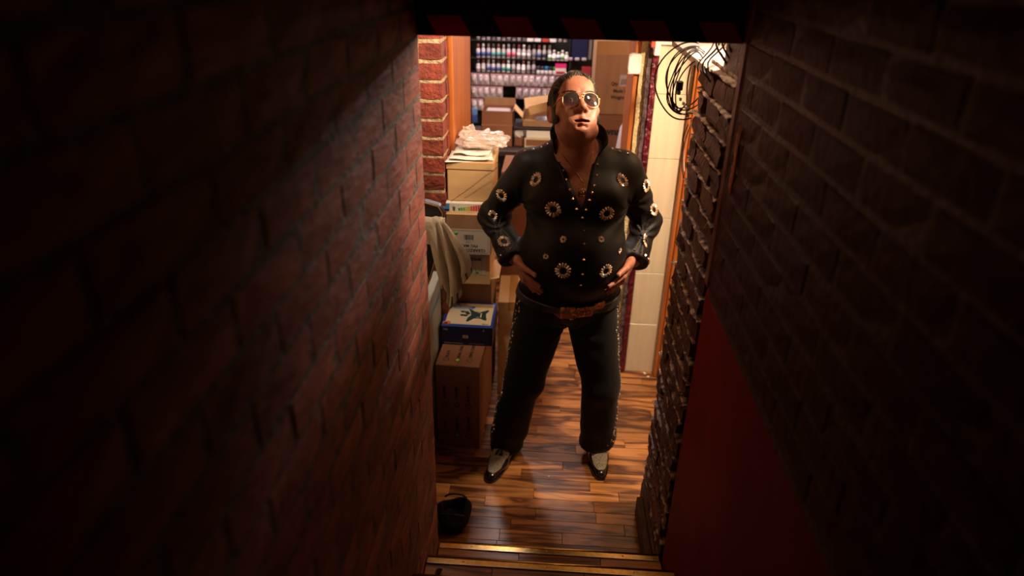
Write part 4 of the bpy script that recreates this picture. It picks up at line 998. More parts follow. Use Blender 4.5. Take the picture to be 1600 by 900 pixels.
def head(P):
    q = to_head(P); s = q.copy(); s[:, 0] = np.abs(s[:, 0])
    d = ell(q, (0, .012, .032), (.076, .098, .086))
    d = smin(d, ell(q, (0, -.022, -.028), (.068, .064, .079)), .03)
    d = smin(d, ell(q, (0, -.024, -.066), (.064, .058, .046)), .03)
    d = smin(d, ell(q, (0, -.074, -.096), (.026, .018, .016)), .024)
    d = smin(d, ell(q, (0, -.014, -.100), (.050, .046, .028)), .03)
    d = smin(d, sph(s, (.040, -.030, -.078), .026), .03)
    d = smin(d, sph(s, (.045, -.056, -.026), .023), .03)
    d = smin(d, ell(s, (.036, -.066, -.056), (.020, .018, .024)), .025)
    d = smin(d, cap(s, (.012, -.083, .019), (.042, -.072, .022), .0105, .010), .012)
    d = smin(d, ell(q, (0, -.070, .055), (.048, .018, .034)), .03)
    d = smax(d, -ell(s, (.032, -.098, -.001), (.020, .019, .014)), .012)
    d = smin(d, ell(s, (.032, -.0735, -.001), (.0165, .012, .0125)), .006)
    d = smax(d, -ell(s, (.032, -.0865, -.001), (.012, .004, .0022)), .003)
    d = smin(d, cap(s, (.022, -.079, -.016), (.042, -.071, -.016), .0035, .003), .008)
    n = cap(q, (0, -.082, .014), (0, -.110, -.030), .0075, .0105)
    n = smin(n, sph(q, (0, -.1105, -.033), .0120), .008)
    n = smin(n, ell(s, (.0135, -.097, -.037), (.0085, .011, .0085)), .007)
    n = smin(n, cap(q, (0, -.100, -.040), (0, -.088, -.052), .006, .005), .006)
    d = smin(d, n, .010)
    d = smax(d, -ell(s, (.0068, -.1065, -.0455), (.0038, .0055, .0045)), .003)
    # muzzle and lips
    d = smin(d, ell(q, (0, -.069, -.071), (.042, .021, .027)), .018)
    d = smin(d, cap(s, (0, -.0930, -.0645), (.034, -.0755, -.0785), .0068, .0038), .004)
    d = smin(d, cap(s, (0, -.0915, -.0840), (.030, -.0765, -.0815), .0082, .0038), .004)
    d = smax(d, -ell(q, (0, -.0915, -.0742), (.0265, .018, .0042)), .002)
    d = smin(d, cap(s, (.009, -.0875, .022), (.011, -.084, .036), .004, .003), .008)
    d = smax(d, -cap(s, (.0, -.0935, -.0925), (.012, -.089, -.0925), .0008, .0006), .014)
    d = smin(d, cap(s, (.021, -.0845, -.034), (.043, -.0665, -.066), .0060, .0065), .007)
    d = smax(d, -ell(s, (.070, -.058, -.058), (.009, .020, .018)), .02)
    # ears
    Re = rotm(z=math.radians(-22))
    e = ell(s, (.080, .012, -.010), (.0085, .019, .031), Re); e = smax(e, -ell(s, (.0885, .006, -.006), (.007, .010, .017), Re), .004)
    e = smin(e, ell(s, (.077, .006, -.034), (.006, .009, .010)), .006); d = smin(d, e, .006)
    return d*HSC
# garments
def sleeve(P, sh, el, wr, r=(.070, .060, .048, .064), o=0):
    a = cap(P, sh, el, r[0], r[1]); wr2 = tuple(el[k]+(wr[k]-el[k])*.96 for k in range(3))
    b = cap(P, el, wr2, r[1], r[2]); m = tuple(el[k]+(wr[k]-el[k])*.45 for k in range(3)); c_ = cap(P, m, wr2, r[2], r[3])
    b = smin(b, c_, .01); n = V(*wr)-V(*el); n /= np.linalg.norm(n)
    b = smax(b, (P-V(*wr2)) @ n-.016, .004)
    return smin(a, b, .03)-o
def fold_noise(P):
    x, y, z = P[:, 0], P[:, 1], P[:, 2]
    w_ = np.sin(z*34+x*9+1.5*np.sin(x*13+z*5))*.0022+np.sin(x*27-z*21+2*np.sin(z*9))*.0018
    # creases fanning out of armpits, elbows and the waist
    for c, s_ in (((-.11, 2.52, 1.27), 1), ((.33, 2.52, 1.28), 1), ((-.20, 2.63, 1.16), 1), ((.395, 2.64, 1.16), 1)):
        dx = x-c[0]; dz = z-c[2]; r = np.sqrt(dx*dx+dz*dz)+.02; a = np.arctan2(dz, dx); w_ = w_+.0060*np.sin(a*9+r*18)*np.exp(-(r/.11)**2)
    return w_.astype(np.float32)
def vneck(P):
    z = P[:, 2]; t = (z-1.306)/.185; xc = .130-.028*t; hw = .062*np.clip(t, -.5, 1.3)
    return np.maximum(np.maximum((np.abs(P[:, 0]-xc)-hw)*.93, P[:, 1]-2.57), 1.306-z)
def shirt(P):
    d = torso(P, .004); a = smin(sleeve(P, SHL, ELL_, WRL), sleeve(P, SHR, ELR, WRR), .02)
    d = smin(d, a, .028)+fold_noise(P)
    d = smax(d, -vneck(P), .003); d = smax(d, .885-P[:, 2], .006); return smax(d, -(neck(P)-.004), .004)
def skinbody(P):
    d = torso(P, -.006)
    d = smin(d, neck(P), .035)
    # collar bones and chest dip
    d = smin(d, head(P), .018)
    for sh, el, wr in ((SHL, ELL_, WRL), (SHR, ELR, WRR)):
        d = smin(d, cap(P, sh, el, .050, .040), .03); d = smin(d, cap(P, el, wr, .038, .026), .02)
    for lg in LEGS: d = smin(d, cap(P, lg[0], lg[1], .085, .055), .03); d = smin(d, cap(P, lg[1], lg[2], .055, .034), .02); d = smin(d, cap(P, lg[2], lg[3], .030, .024), .02)
    for h in HANDS: d = smin(d, h(P), .010)
    return d
LEGS = [((.010, 2.60, .82), (-.078, 2.555, .44), (-.150, 2.600, .10), (-.175, 2.50, .045)), ((.205, 2.60, .82), (.275, 2.555, .44), (.288, 2.630, .10), (.290, 2.53, .045))]
def trousers(P):
    d = ell(P, (.108, 2.595, .88), (.207, .160, .13))
    L1, L2 = LEGS
    a = cap(P, (.000, 2.60, .80), (-.078, 2.56, .43), .120, .090); a = smin(a, cap(P, (-.078, 2.56, .43), (-.150, 2.585, .055), .088, .082), .03)
    b = cap(P, (.212, 2.60, .80), (.278, 2.56, .43), .116, .084); b = smin(b, cap(P, (.278, 2.56, .43), (.288, 2.61, .085), .082, .084), .03)
    a = smax(a, -(P[:, 2]-.042-.06*(P[:, 1]-2.56)-.10*(P[:, 0]+.15)), .006); b = smax(b, -(P[:, 2]-.072+.06*(P[:, 1]-2.56)), .006)
    x, y, z = P[:, 0], P[:, 1], P[:, 2]
    w_ = .005*np.sin(z*22+3*np.sin(x*11)+y*8)*np.clip(1-np.abs(z-.42)/.22, 0, 1)+.007*np.sin(z*46+2*np.sin(x*17)+x*12)*np.clip(1-(z-.02)/.22, 0, 1)+.003*np.sin(x*46+z*6)
    # sharp crotch fan
    dx = x-.118; dz = z-.72; r = np.sqrt(dx*dx+dz*dz)+.02; w_ = w_+.005*np.sin(np.arctan2(dz, dx)*10)*np.exp(-(r/.13)**2)
    d = smin(d, smin(a, b, .018), .05)+w_.astype(np.float32)
    return smax(d, P[:, 2]-.945, .01)
# ---- hands: fingers lie on the garment
def make_hand(wr, tip, side, thumb_tip, spread=1.0):
    W_ = np.array(wr, float); T_ = np.array(tip, float); f = lambda q: np.minimum(torso(q, .006), trousers(q))
    def snap(p, r):
        p = np.array(p, np.float32)
        for _ in range(6):
            d = f(p[None])[0]; p = p+grad(f, p)*(r+.0015-d)
        return p
    d_ = T_-W_; Ltot = np.linalg.norm(d_); d_ /= Ltot; n = grad(f, (W_+T_)/2); n = n-d_*(n @ d_); n /= np.linalg.norm(n)
    s = np.cross(d_, n)*side
    ks = [(-.031, .094, .074, .0100), (-.0105, .097, .084, .0102), (.0105, .092, .078, .0098), (.030, .082, .060, .0088)]
    segs = []; prim = []
    for i, (so, dl, fl, r) in enumerate(ks):
        k = snap(W_+d_*dl+s*so, .015); ang = (-.12, -.02, .06, .16)[i]*spread; fd = d_*math.cos(ang)+s*math.sin(ang)
        p0 = k; chain = [(k, r*1.12)]
        for fr_, rr in ((.46, r), (.29, r*.92), (.25, r*.80)):
            p1 = snap(p0+fd*fl*fr_, rr); dd = (p1-p0); p1 = p0+dd/np.linalg.norm(dd)*fl*fr_; chain.append((p1, rr)); p0 = p1
        segs.append(chain); prim.append((W_+s*so*.55+n*0, k, .017, .0135))
    TT = np.array(thumb_tip, float); base = W_+d_*.022-s*.026; base = snap(base, .017); mid = snap(base+(TT-base)*.5-s*.006, .013); tt = snap(TT, .010)
    th = [(base, .0165), (mid, .0125), ((mid+tt)/2+(tt-mid)*.1, .0112), (tt, .0098)]
    def F(P):
        d = None
        for a, b, ra, rb in prim: e = cap(P, a, b, ra, rb); d = e if d is None else smin(d, e, .014)
        for ch in segs:
            e = None
            for (a, ra), (b, rb) in zip(ch[:-1], ch[1:]): c_ = cap(P, a, b, ra, rb); e = c_ if e is None else smin(e, c_, .002)
            e = smin(e, sph(P, ch[1][0], ch[1][1]*1.06), .003); e = smin(e, sph(P, ch[0][0]+grad(f, ch[0][0])*.003, .0095), .006)
            d = np.minimum(d, e) if False else smin(d, e, .004)
        e = None
        for (a, ra), (b, rb) in zip(th[:-1], th[1:]): c_ = cap(P, a, b, ra, rb); e = c_ if e is None else smin(e, c_, .004)
        return smin(d, e, .010)
    F.segs = segs; F.th = th; F.n = n; F.s = s; F.f = f; return F
HANDS = [make_hand((-.112, 2.515, 1.055), (.020, 2.365, .940), 1, (-.030, 2.385, 1.055)), make_hand((.345, 2.525, 1.062), (.240, 2.370, .950), -1, (.306, 2.39, 1.052))]

MT['skin'] = m = mat('skin', (.42, .17, .095), .50, sss=.12, spec=.4)
nt = m.node_tree; N = nt.nodes; L = nt.links; b = N['Principled BSDF']
at_ = N.new('ShaderNodeAttribute'); at_.attribute_name = 'tint'; sp = N.new('ShaderNodeSeparateColor'); L.new(at_.outputs['Color'], sp.inputs[0])
tc = N.new('ShaderNodeTexCoord'); nz = N.new('ShaderNodeTexNoise'); nz.inputs['Scale'].default_value = 38; nz.inputs['Detail'].default_value = 5; L.new(tc.outputs['Object'], nz.inputs['Vector'])
cr = N.new('ShaderNodeValToRGB'); L.new(nz.outputs['Fac'], cr.inputs[0]); cr.color_ramp.elements[0].position = .3; cr.color_ramp.elements[1].position = .7
cr.color_ramp.elements[0].color = (.31, .105, .060, 1); cr.color_ramp.elements[1].color = (.42, .165, .098, 1)
def mixc(a, colb, fac):
    x = N.new('ShaderNodeMix'); x.data_type = 'RGBA'; L.new(a, x.inputs['A']); x.inputs['B'].default_value = (*colb, 1); L.new(fac, x.inputs['Factor']); return x.outputs['Result']
c1 = mixc(cr.outputs[0], (.34, .075, .060), sp.outputs[0]); c2 = mixc(c1, (.10, .03, .022), sp.outputs[1])
n3 = N.new('ShaderNodeTexNoise'); n3.inputs['Scale'].default_value = 230; n3.inputs['Detail'].default_value = 3; mp = N.new('ShaderNodeMapping'); mp.inputs['Scale'].default_value = (1, 1, .45); L.new(tc.outputs['Object'], mp.inputs[0]); L.new(mp.outputs[0], n3.inputs['Vector'])
mm = N.new('ShaderNodeMapRange'); L.new(n3.outputs['Fac'], mm.inputs[0]); mm.inputs[1].default_value = .50; mm.inputs[2].default_value = .62
mu = N.new('ShaderNodeMath'); mu.operation = 'MULTIPLY'; L.new(mm.outputs[0], mu.inputs[0]); L.new(sp.outputs[2], mu.inputs[1]); c3 = mixc(c2, (.05, .03, .022), mu.outputs[0])
L.new(c3, b.inputs['Base Color']); bp = N.new('ShaderNodeBump'); bp.inputs['Strength'].default_value = .22; bp.inputs['Distance'].default_value = .003; L.new(n3.outputs['Fac'], bp.inputs['Height']); L.new(bp.outputs[0], b.inputs['Normal'])
MT['cloth'] = mat('black_satin_cloth', (.0075, .0055, .0045), .56, sheen=.0, bump=.03, bscale=300, spec=.22)
MT['cloth_t'] = mat('black_trouser_cloth', (.006, .004, .0038), .7, sheen=.05, bump=.1, bscale=240, spec=.3)
MT['hair'] = mat('dark_greying_hair', (.055, .042, .034), .42, color2=(.018, .013, .010), scale=70, stretch=(1, 1, 1))
MT['hair_g'] = mat('grey_hair', (.26, .22, .18), .40)
MT['gold'] = mat('gold_metal', (.82, .50, .22), .25, 1)
MT['crystal'] = mat('amber_crystal', (.70, .42, .20), .20, .45, color2=(.85, .74, .68), scale=110, f1=.45, f2=.55, coat=.5)
MT['stud'] = mat('copper_stud', (.85, .58, .42), .18, 1)
MT['shoe'] = mat('black_patent', (.008, .006, .006), .12, coat=.6)
MT['glitter'] = mat('silver_glitter', (.90, .80, .62), .35, .55, color2=(.30, .20, .12), scale=300, bump=1.2, bscale=330, f1=.40, f2=.52)

man = thing('person', 'man in black rhinestone jumpsuit and tinted glasses, hands on hips, looking up', 'person', (.10, 2.56, 0))
MO = Vector((.10, 2.56, 0))
def put(o): o.location = Vector(o.location)-MO; return o
# skin
v, f = surface_nets(skinbody, axis([(-.34, -.18, .008), (-.18, .0, .0038), (.0, .20, .0027), (.20, .39, .0038), (.39, .50, .008)]), axis([(2.26, 2.58, .0032), (2.58, 2.80, .007)]),
                    axis([(.0, .88, .012), (.88, 1.10, .0032), (1.10, 1.30, .010), (1.30, 1.48, .005), (1.48, 1.82, .0026)]))
me = np_mesh('body', v, f, MT['skin'])
q = to_head(v.astype(np.float32)); ax_ = np.abs(q[:, 0]); tint = np.zeros((len(v), 4), np.float32); tint[:, 3] = 1
lip = np.minimum(cap(np.stack([ax_, q[:, 1], q[:, 2]], 1), (0, -.0930, -.0645), (.034, -.0755, -.0785), .0068, .0036), cap(np.stack([ax_, q[:, 1], q[:, 2]], 1), (0, -.0915, -.0840), (.030, -.0765, -.0815), .0082, .0036))
tint[:, 0] = np.clip(1-(lip-.0004)/.0014, 0, 1); inm = ell(q, (0, -.0885, -.0742), (.0265, .0165, .0046)); tint[:, 1] = np.where(inm < .0006, 1, 0)
beard = np.clip((-.046-q[:, 2])/.02, 0, 1)*np.clip((.10-np.abs(q[:, 1]+.03))/.03, 0, 1)*(q[:, 2] > -.16); tint[:, 2] = beard*.16*(tint[:, 0] < .3)
ch = np.exp(-(((v[:, 0]-.118)/.050)**2))*np.clip((1.49-v[:, 2])/.06, 0, 1)*(v[:, 1] < 2.56)*(v[:, 2] > 1.28); tint[:, 2] = np.maximum(tint[:, 2], ch*.42)
ca = me.color_attributes.new('tint', 'FLOAT_COLOR', 'POINT')
if len(me.vertices) == len(v): ca.data.foreach_set('color', tint.ravel())
body = put(link('body', me, man))
# shirt and trousers
v, f = surface_nets(shirt, axis([(-.36, .54, .0060)]), axis([(2.28, 2.80, .0060)]), axis([(.86, 1.56, .0060)])); shirt_me = np_mesh('shirt', v, f, MT['cloth']); shirt_o = put(link('shirt', shirt_me, man))
sm_ = shirt_o.modifiers.new('smooth', 'CORRECTIVE_SMOOTH'); sm_.iterations = 3; sm_.use_only_smooth = True
v, f = surface_nets(trousers, axis([(-.27, .42, .0075)]), axis([(2.38, 2.80, .0075)]), axis([(.0, .97, .0075)])); tr_me = np_mesh('trousers', v, f, MT['cloth_t']); tr_o = put(link('trousers', tr_me, man))
from mathutils.bvhtree import BVHTree
bmx = bmesh.new(); bmx.from_mesh(shirt_me); SB = BVHTree.FromBMesh(bmx); bmx.free(); bmx = bmesh.new(); bmx.from_mesh(tr_me); TB = BVHTree.FromBMesh(bmx); bmx.free()
def snapm(p, bvh=None): co, n, i, d = (bvh or SB).find_nearest(Vector(p)); return co, n
# hand creases: nails
for h in HANDS:
    for ch in h.segs+[h.th]:
        a, b_ = Vector(ch[-2][0]), Vector(ch[-1][0]); r = ch[-1][1]; n = Vector([float(x) for x in grad(h.f, np.array(b_, np.float32))]); t = (b_-a).normalized(); n = (n-t*n.dot(t)).normalized(); s_ = t.cross(n)
        P = []
        for i in range(5):
            row = []
            for j in range(5):
                u = (j/4-.5)*1.7; row.append(b_+t*(r*(-.25+i/4*1.0))+(n*math.cos(u*.75)+s_*math.sin(u*.75))*(r*1.03 if i < 4 else r*.92))
            P.append(row)
        m_ = MB(); m_.grid(P); put(m_.build('fingernail', mat('nail', (.50, .24, .17), .3) if 'nail' not in bpy.data.materials else bpy.data.materials['nail'], man))
# collar
P = []; nA = 46; nH = 9
for j in range(nA+1):
    a = math.radians(-130+260*j/nA); k = abs(a)/math.radians(130); row = []
    bx, by = .100+.092*math.sin(a), 2.572+.086*math.cos(a); bz = 1.530-.045*k**1.6
    for i in range(nH+1):
        t = i/nH; out = .006*t+.036*t*k**5; hgt = (.070+.004*k)*t
        row.append((bx+math.sin(a)*out*(1.25 if a > 0 else .55), by+math.cos(a)*out*.5-.006*t*k**4, bz+hgt*(1-.14*k**3)))
    P.append(row)
q_ = MB(); q_.grid(P); col = put(q_.build('collar', MT['cloth'], man)); solidify(col, .0045, 1)
b_ = col.modifiers.new('bev', 'BEVEL'); b_.width = .0012; b_.segments = 2
P2 = [[Vector(p_)+Vector((0, 0, .0)) for p_ in row] for row in P]
q_ = MB(); rim = [row[-1] for row in P]; q_.tube([Vector(p_)+Vector((0, -.0005, -.004)) for p_ in rim], .0016, 5); tag(put(q_.build('collar_edging', MT['cloth'], col)), None); col.children[-1].location = (0, 0, 0)
# plackets along the V
for s_ in (-1, 1):
    P = []
    for i in range(22):
        t = i/21*1.0; z = 1.306+.185*t; xc = .130-.028*t; row = []
        for w_ in (.0015, .012, .023):
            hh = SB.ray_cast(Vector((xc+s_*(.062*t+w_), 2.0, z)), Vector((0, 1, 0))); row.append(hh[0]+hh[1]*.0006)
        P.append(row)
    q_ = MB(); q_.grid(P); o = put(q_.build('placket', MT['cloth'], shirt_o)); o.location = (0, 0, 0); solidify(o, .0018, 0)
# rhinestone flowers, studs (snapped onto the cloth)
def flower_mesh(R1, R0, n, seed, big=True):
    r = random.Random(seed); q_ = MB()
    for k in range(n):
        a = 2*PI*k/n+r.uniform(-.06, .06); R2 = R1*r.uniform(.9, 1.04); ca_, sa = math.cos(a), math.sin(a); w_ = (R1+R0)*.5*PI/n*1.05
        L0, L1 = R0, R2; mid = L0+(L1-L0)*.45; h = w_*.9; tl = r.uniform(-.1, .1)
        def T(x, y, z): x, y = x, y+tl*(x-L0); return (x*ca_-y*sa, x*sa+y*ca_, z)
        m0 = L0+(L1-L0)*.22; m1 = L0+(L1-L0)*.75
        q_.add([T(L0, 0, .0004), T(m0, -w_*.72, .0008), T(m1, -w_, .0008), T(L1, 0, .0008), T(m1, w_, .0008), T(m0, w_*.72, .0008), T(m0, 0, h), T(m1, 0, h)], [(0, 1, 6), (1, 2, 7, 6), (2, 3, 7), (3, 4, 7), (4, 5, 6, 7), (5, 0, 6), (0, 5, 4, 3, 2, 1)])
    if big:
        for k in range(n):
            a = 2*PI*(k+.5)/n; rr = R0*1.05; s_ = R0*.13; q_.add([(rr*math.cos(a)+dx*s_, rr*math.sin(a)+dy*s_, .001+dz*s_) for dx, dy, dz in ((1, 0, 0), (0, 1, 0), (-1, 0, 0), (0, -1, 0), (0, 0, 1.2))], [(0, 1, 4), (1, 2, 4), (2, 3, 4), (3, 0, 4), (3, 2, 1, 0)])
    return q_.mesh('rhinestone_flower', MT['crystal'])
FM = [flower_mesh(.0315, .0125, 15, s) for s in range(3)]; FS = [flower_mesh(.0145, .003, 9, s+5, False) for s in range(2)]
q_ = MB(); q_.add([(-1, -1, 0), (1, -1, 0), (1, 1, 0), (-1, 1, 0), (0, 0, 1.1)], [(0, 1, 4), (1, 2, 4), (2, 3, 4), (3, 0, 4), (3, 2, 1, 0)]); SM = q_.mesh('stud', MT['stud'])
def stick(name, me, p, n, par, s=1, spin=0, lift=.001):
    o = link(name, me, par); Rq = Vector(n).to_track_quat('Z', 'Y').to_matrix().to_4x4()
    o.matrix_basis = Matrix.Translation(Vector(p)+Vector(n)*lift-(MO if par is man else Vector((0, 0, 0)))) @ Rq @ Matrix.Rotation(spin, 4, 'Z') @ Matrix.Scale(s, 4); return o
FLOWERS = [((-.047, 2.487, 1.401), 1), ((-.182, 2.588, 1.301), .95), ((.023, 2.414, 1.312), 1.05), ((.277, 2.496, 1.408), .95), ((.377, 2.579, 1.365), .9), ((.425, 2.641, 1.244), .9), ((.223, 2.422, 1.302), 1), ((-.168, 2.534, 1.122), .95), ((.400, 2.570, 1.137), .95), ((.070, 2.338, 1.095), 1.05), ((.236, 2.366, 1.086), 1), ((-.220, 2.617, 1.201), .8)]
SMALLFL = [((.0645, 2.369, 1.2105), 1), ((.207, 2.39, 1.208), 1), ((.0026, 2.3675, 1.1376), .9), ((.285, 2.43, 1.147), .95)]
STUDS = [(.0395, 2.495, 1.471), (.055, 2.475, 1.4455), (.068, 2.45, 1.419), (.081, 2.425, 1.388), (.0927, 2.412, 1.356), (.109, 2.41, 1.317), (.181, 2.493, 1.467), (.177, 2.47, 1.434), (.171, 2.436, 1.405), (.162, 2.42, 1.381), (.154, 2.411, 1.354), (.145, 2.41, 1.316),
    (.133, 2.4145, 1.283), (.138, 2.394, 1.24), (.142, 2.363, 1.1985), (.1445, 2.339, 1.144), (.143, 2.3365, 1.086), (.1395, 2.344, 1.036),
    (-.098, 2.57, 1.492), (-.066, 2.57, 1.502), (-.036, 2.57, 1.513), (-.007, 2.57, 1.518), (.200, 2.57, 1.522), (.240, 2.57, 1.515), (.268, 2.57, 1.508), (.300, 2.57, 1.494)]
CUFF = 7

for k, (p, s_) in enumerate(FLOWERS):
    c0, n0 = snapm(p); stick('rhinestone_flower', FM[k % 3], c0, n0, shirt_o, s_, k*1.3, .002)
for k, (p, s_) in enumerate(SMALLFL):
    c0, n0 = snapm(p); stick('small_rhinestone_flower', FS[k % 2], c0, n0, shirt_o, s_, k, .0015)
for p in STUDS:
    c0, n0 = snapm(p); stick('stud', SM, c0, n0, shirt_o, .0044, PI/4, .0028)
# studs round the cuffs
for el, wr, n_ in ((ELL_, WRL, (.3, -1, .1)), (ELR, WRR, (-.3, -1, .1))):
    e_, w_ = Vector(el), Vector(wr); ax3 = (w_-e_).normalized(); c_ = e_.lerp(w_, .93); u_ = (Vector(n_)-ax3*Vector(n_).dot(ax3)).normalized(); v_ = ax3.cross(u_)
    for k in range(-4, 5):
        a = k*.42; dr_ = u_*math.cos(a)+v_*math.sin(a); hh = SB.ray_cast(c_+dr_*.12, -dr_)
        if hh[0] and (hh[0]-c_).length < .075: stick('stud', SM, hh[0], hh[1], shirt_o, .0044, PI/4, .0006)
# sequin trim down the outer trouser seams
r_ = random.Random(3)
for s_, rng in ((-1, [(-.15, .86), (-.20, .10)]), (1, [(.36, .86), (.38, .14)])):
    q_ = MB()
    for k in range(64):
        z = .88-.78*k/64+r_.uniform(-.004, .004); x = (-.5 if s_ < 0 else .8); hit = TB.ray_cast(Vector((x, 2.55+r_.uniform(-.016, .008), z)), Vector((-s_, 0, 0)))
        if hit[0] is None: continue
        c0, n0 = hit[0], hit[1]; Rq = n0.to_track_quat('Z', 'Y').to_matrix().to_4x4(); sz = r_.uniform(.003, .0065)
        q_.add([(-1, -.5, 0), (1, -.5, 0), (1, .5, 0), (-1, .5, 0), (0, 0, .8)], [(0, 1, 4), (1, 2, 4), (2, 3, 4), (3, 0, 4)], mat=Matrix.Translation(c0) @ Rq @ Matrix.Rotation(r_.uniform(0, 3), 4, 'Z') @ Matrix.Scale(sz, 4))
    o = put(q_.build('sequin_trim', MT['crystal'], tr_o)); o.location = (0, 0, 0)
# belt with ornate gold plates
belt = bpy.data.objects.new('belt', None)
P = []; nB = 72
def beltpt(a, z):
    d = Vector((math.sin(a), -math.cos(a), 0)); o_ = Vector((.108, 2.585, z)); lo, hi = .05, .35
    for _ in range(18):
        mid = (lo+hi)/2; p_ = o_+d*mid; val = float(np.minimum(trousers(np.array([p_], np.float32)), shirt(np.array([p_], np.float32)))[0])
        if val < 0: lo = mid
        else: hi = mid
    return o_+d*lo
for j in range(nB):
    a = 2*PI*j/nB; row = []
    for z in (.862, .866, .900, .904): p_ = beltpt(a, z-.012*math.cos(a)); d = Vector((math.sin(a), -math.cos(a), 0)); row.append(p_+d*(.003 if z in (.862, .904) else .007))
    P.append(row)
P.append(P[0]); q_ = MB(); q_.grid(P, smooth=False); belt = put(q_.build('belt', MT['leather'], man)); solidify(belt, .003, 0)
def plate(a0, a1, z0, z1, seed, nm):
    r = random.Random(seed); q_ = MB(); n = 6
    P = []
    for i in range(n+1):
        a = a0+(a1-a0)*i/n; row = []
        for z in (z0, (z0+z1)/2, z1): p_ = beltpt(a, min(max(z, .866), .9)); d = Vector((math.sin(a), -math.cos(a), 0)); q__ = p_+d*.011; q__.z = z; row.append(q__)
        P.append(row)
    q_.grid(P, smooth=False)
    for k in range(46):
        a = a0+(a1-a0)*r.random(); z = z0+(z1-z0)*r.random(); p_ = beltpt(a, min(max(z, .866), .9)); d = Vector((math.sin(a), -math.cos(a), 0)); p_ = p_+d*.011; p_.z = z
        Rq = d.to_track_quat('Z', 'Y').to_matrix().to_4x4(); sz = r.uniform(.0025, .0052)
        q_.add([(-1, -.6, 0), (1, -.6, 0), (1, .6, 0), (-1, .6, 0), (0, 0, 1)], [(0, 1, 4), (1, 2, 4), (2, 3, 4), (3, 0, 4)], mat=Matrix.Translation(p_) @ Rq @ Matrix.Rotation(r.uniform(0, 3), 4, 'Z') @ Matrix.Scale(sz, 4))
    o = put(q_.build(nm, MT['buckle'], belt)); o.location = (0, 0, 0); solidify(o, .003, -1); return o
MT['buckle'] = mat('copper_gold_plate', (.95, .50, .22), .24, .85, color2=(.60, .22, .08), scale=150, bump=.6, bscale=160)
plate(-.20, .11, .842, .906, 1, 'buckle_plate'); plate(.14, .58, .850, .902, 2, 'chain_plate'); plate(.58, .82, .880, .915, 3, 'chain_plate')
c0 = beltpt(-.42, .885); stick('belt_stud', SM, c0+Vector((-.3, -.95, 0)).normalized()*.009, (-.3, -.95, 0), man, .006, 0)
# necklace with openwork pendant
def chest(p): return snap_s(p)
bmx = bmesh.new(); bmx.from_mesh(me); BB = BVHTree.FromBMesh(bmx); bmx.free()
def chestpt(x, z, lift=.002):
    h = BB.ray_cast(Vector((x, 2.2, z)), Vector((0, 1, 0))); return (h[0] if h[0] else Vector((x, 2.45, z)))+Vector((0, -lift, 0))
PX, PZ = .131, 1.392
nk = bpy.data.objects.new('necklace', None); COL.objects.link(nk); nk.parent = man
for s_, (xt, zt) in ((-1, (.045, 1.505)), (1, (.160, 1.515))):
    q_ = MB(); q_.tube([chestpt(PX+(xt-PX)*(t/16)**(1.05 if s_ < 0 else 1), PZ+.012+(zt-PZ-.012)*t/16) for t in range(17)], .0011, 5); put(q_.build('chain', MT['gold'], nk))
q_ = MB(); Y0 = chestpt(PX, PZ-.01).y-.004
def pt(x, z): return (PX+x, Y0-.002, PZ+z)
q_.tube([pt(-.016, -.030), pt(.018, -.030)], .0022, 6); q_.tube([pt(-.013, -.030), pt(-.018, -.016), pt(-.013, -.006), pt(-.004, -.002)], .0016, 6); q_.tube([pt(.016, -.030), pt(.013, -.014), pt(.006, -.004)], .0016, 6)
q_.tube([pt(-.006, -.030), pt(-.007, -.012), pt(.0, .004), pt(.006, -.010), pt(.004, -.026)], .0015, 6); q_.tube([pt(-.010, -.018), pt(.010, -.020)], .0014, 6); q_.tube([pt(0, .004), pt(-.006, .012), pt(0, .017), pt(.006, .012), pt(0, .004)], .0011, 6); q_.tube([pt(-.010, -.008), pt(-.002, -.014), pt(.008, -.008)], .0012, 6)
put(q_.build('pendant', MT['gold'], nk))
# ring on his right hand
ch = HANDS[0].segs[2]; a, b_ = Vector(ch[0][0]), Vector(ch[1][0]); t = (b_-a).normalized(); c_ = a.lerp(b_, .62); u = t.orthogonal().normalized(); w_ = t.cross(u); rr = ch[1][1]*1.15
q_ = MB(); q_.tube([c_+(u*math.cos(k*PI/10)+w_*math.sin(k*PI/10))*rr for k in range(20)], .0018, 6, closed=True)
n = Vector([float(x) for x in grad(HANDS[0].f, np.array(c_, np.float32))]); q_.lathe([(.0045, 0), (.0055, .002), (.003, .004)], 8, mat=Matrix.Translation(c_+n*rr) @ n.to_track_quat('Z', 'Y').to_matrix().to_4x4())
put(q_.build('ring', MT['gold'], man))
# hair
HLz = [-.20, -.03, .0, .015, .038, .056, .070, .30]; HLy = [.040, .030, -.018, -.038, -.056, -.066, -.080, -.10]
def hairf(P):
    q = to_head(P); s = q.copy(); s[:, 0] = np.abs(s[:, 0]); z = q[:, 2]
    n = (.0018*np.sin(q[:, 0]*190+12*np.sin(q[:, 1]*25))+.0015*np.sin(q[:, 0]*90+q[:, 1]*60)).astype(np.float32)
    d = ell(q, (0, .014, .034), (.0805, .1025, .0905))+n
    yh = np.interp(z, HLz, HLy).astype(np.float32)+(.018*(s[:, 0]/.07)**2*(z > .04)).astype(np.float32)
    d = smax(d, (yh-q[:, 1])*.8, .006); d = smax(d, -.062-z+.6*np.maximum(0, .05-q[:, 1]), .004)
    sb = ell(s, (.0715, -.016, -.010), (.0085, .019, .042)); sb = smin(sb, ell(s, (.0680, -.024, -.044), (.0110, .022, .019)), .012)
    d = smin(d, sb+n*.3, .006)
    ear = ell(s, (.084, .014, -.012), (.014, .019, .028)); return smax(d, -ear, .004)*HSC
MT['hair_d'] = mat('dark_hair', (.022, .015, .011), .6, color2=(.010, .007, .005), scale=160, bump=.8, bscale=300)
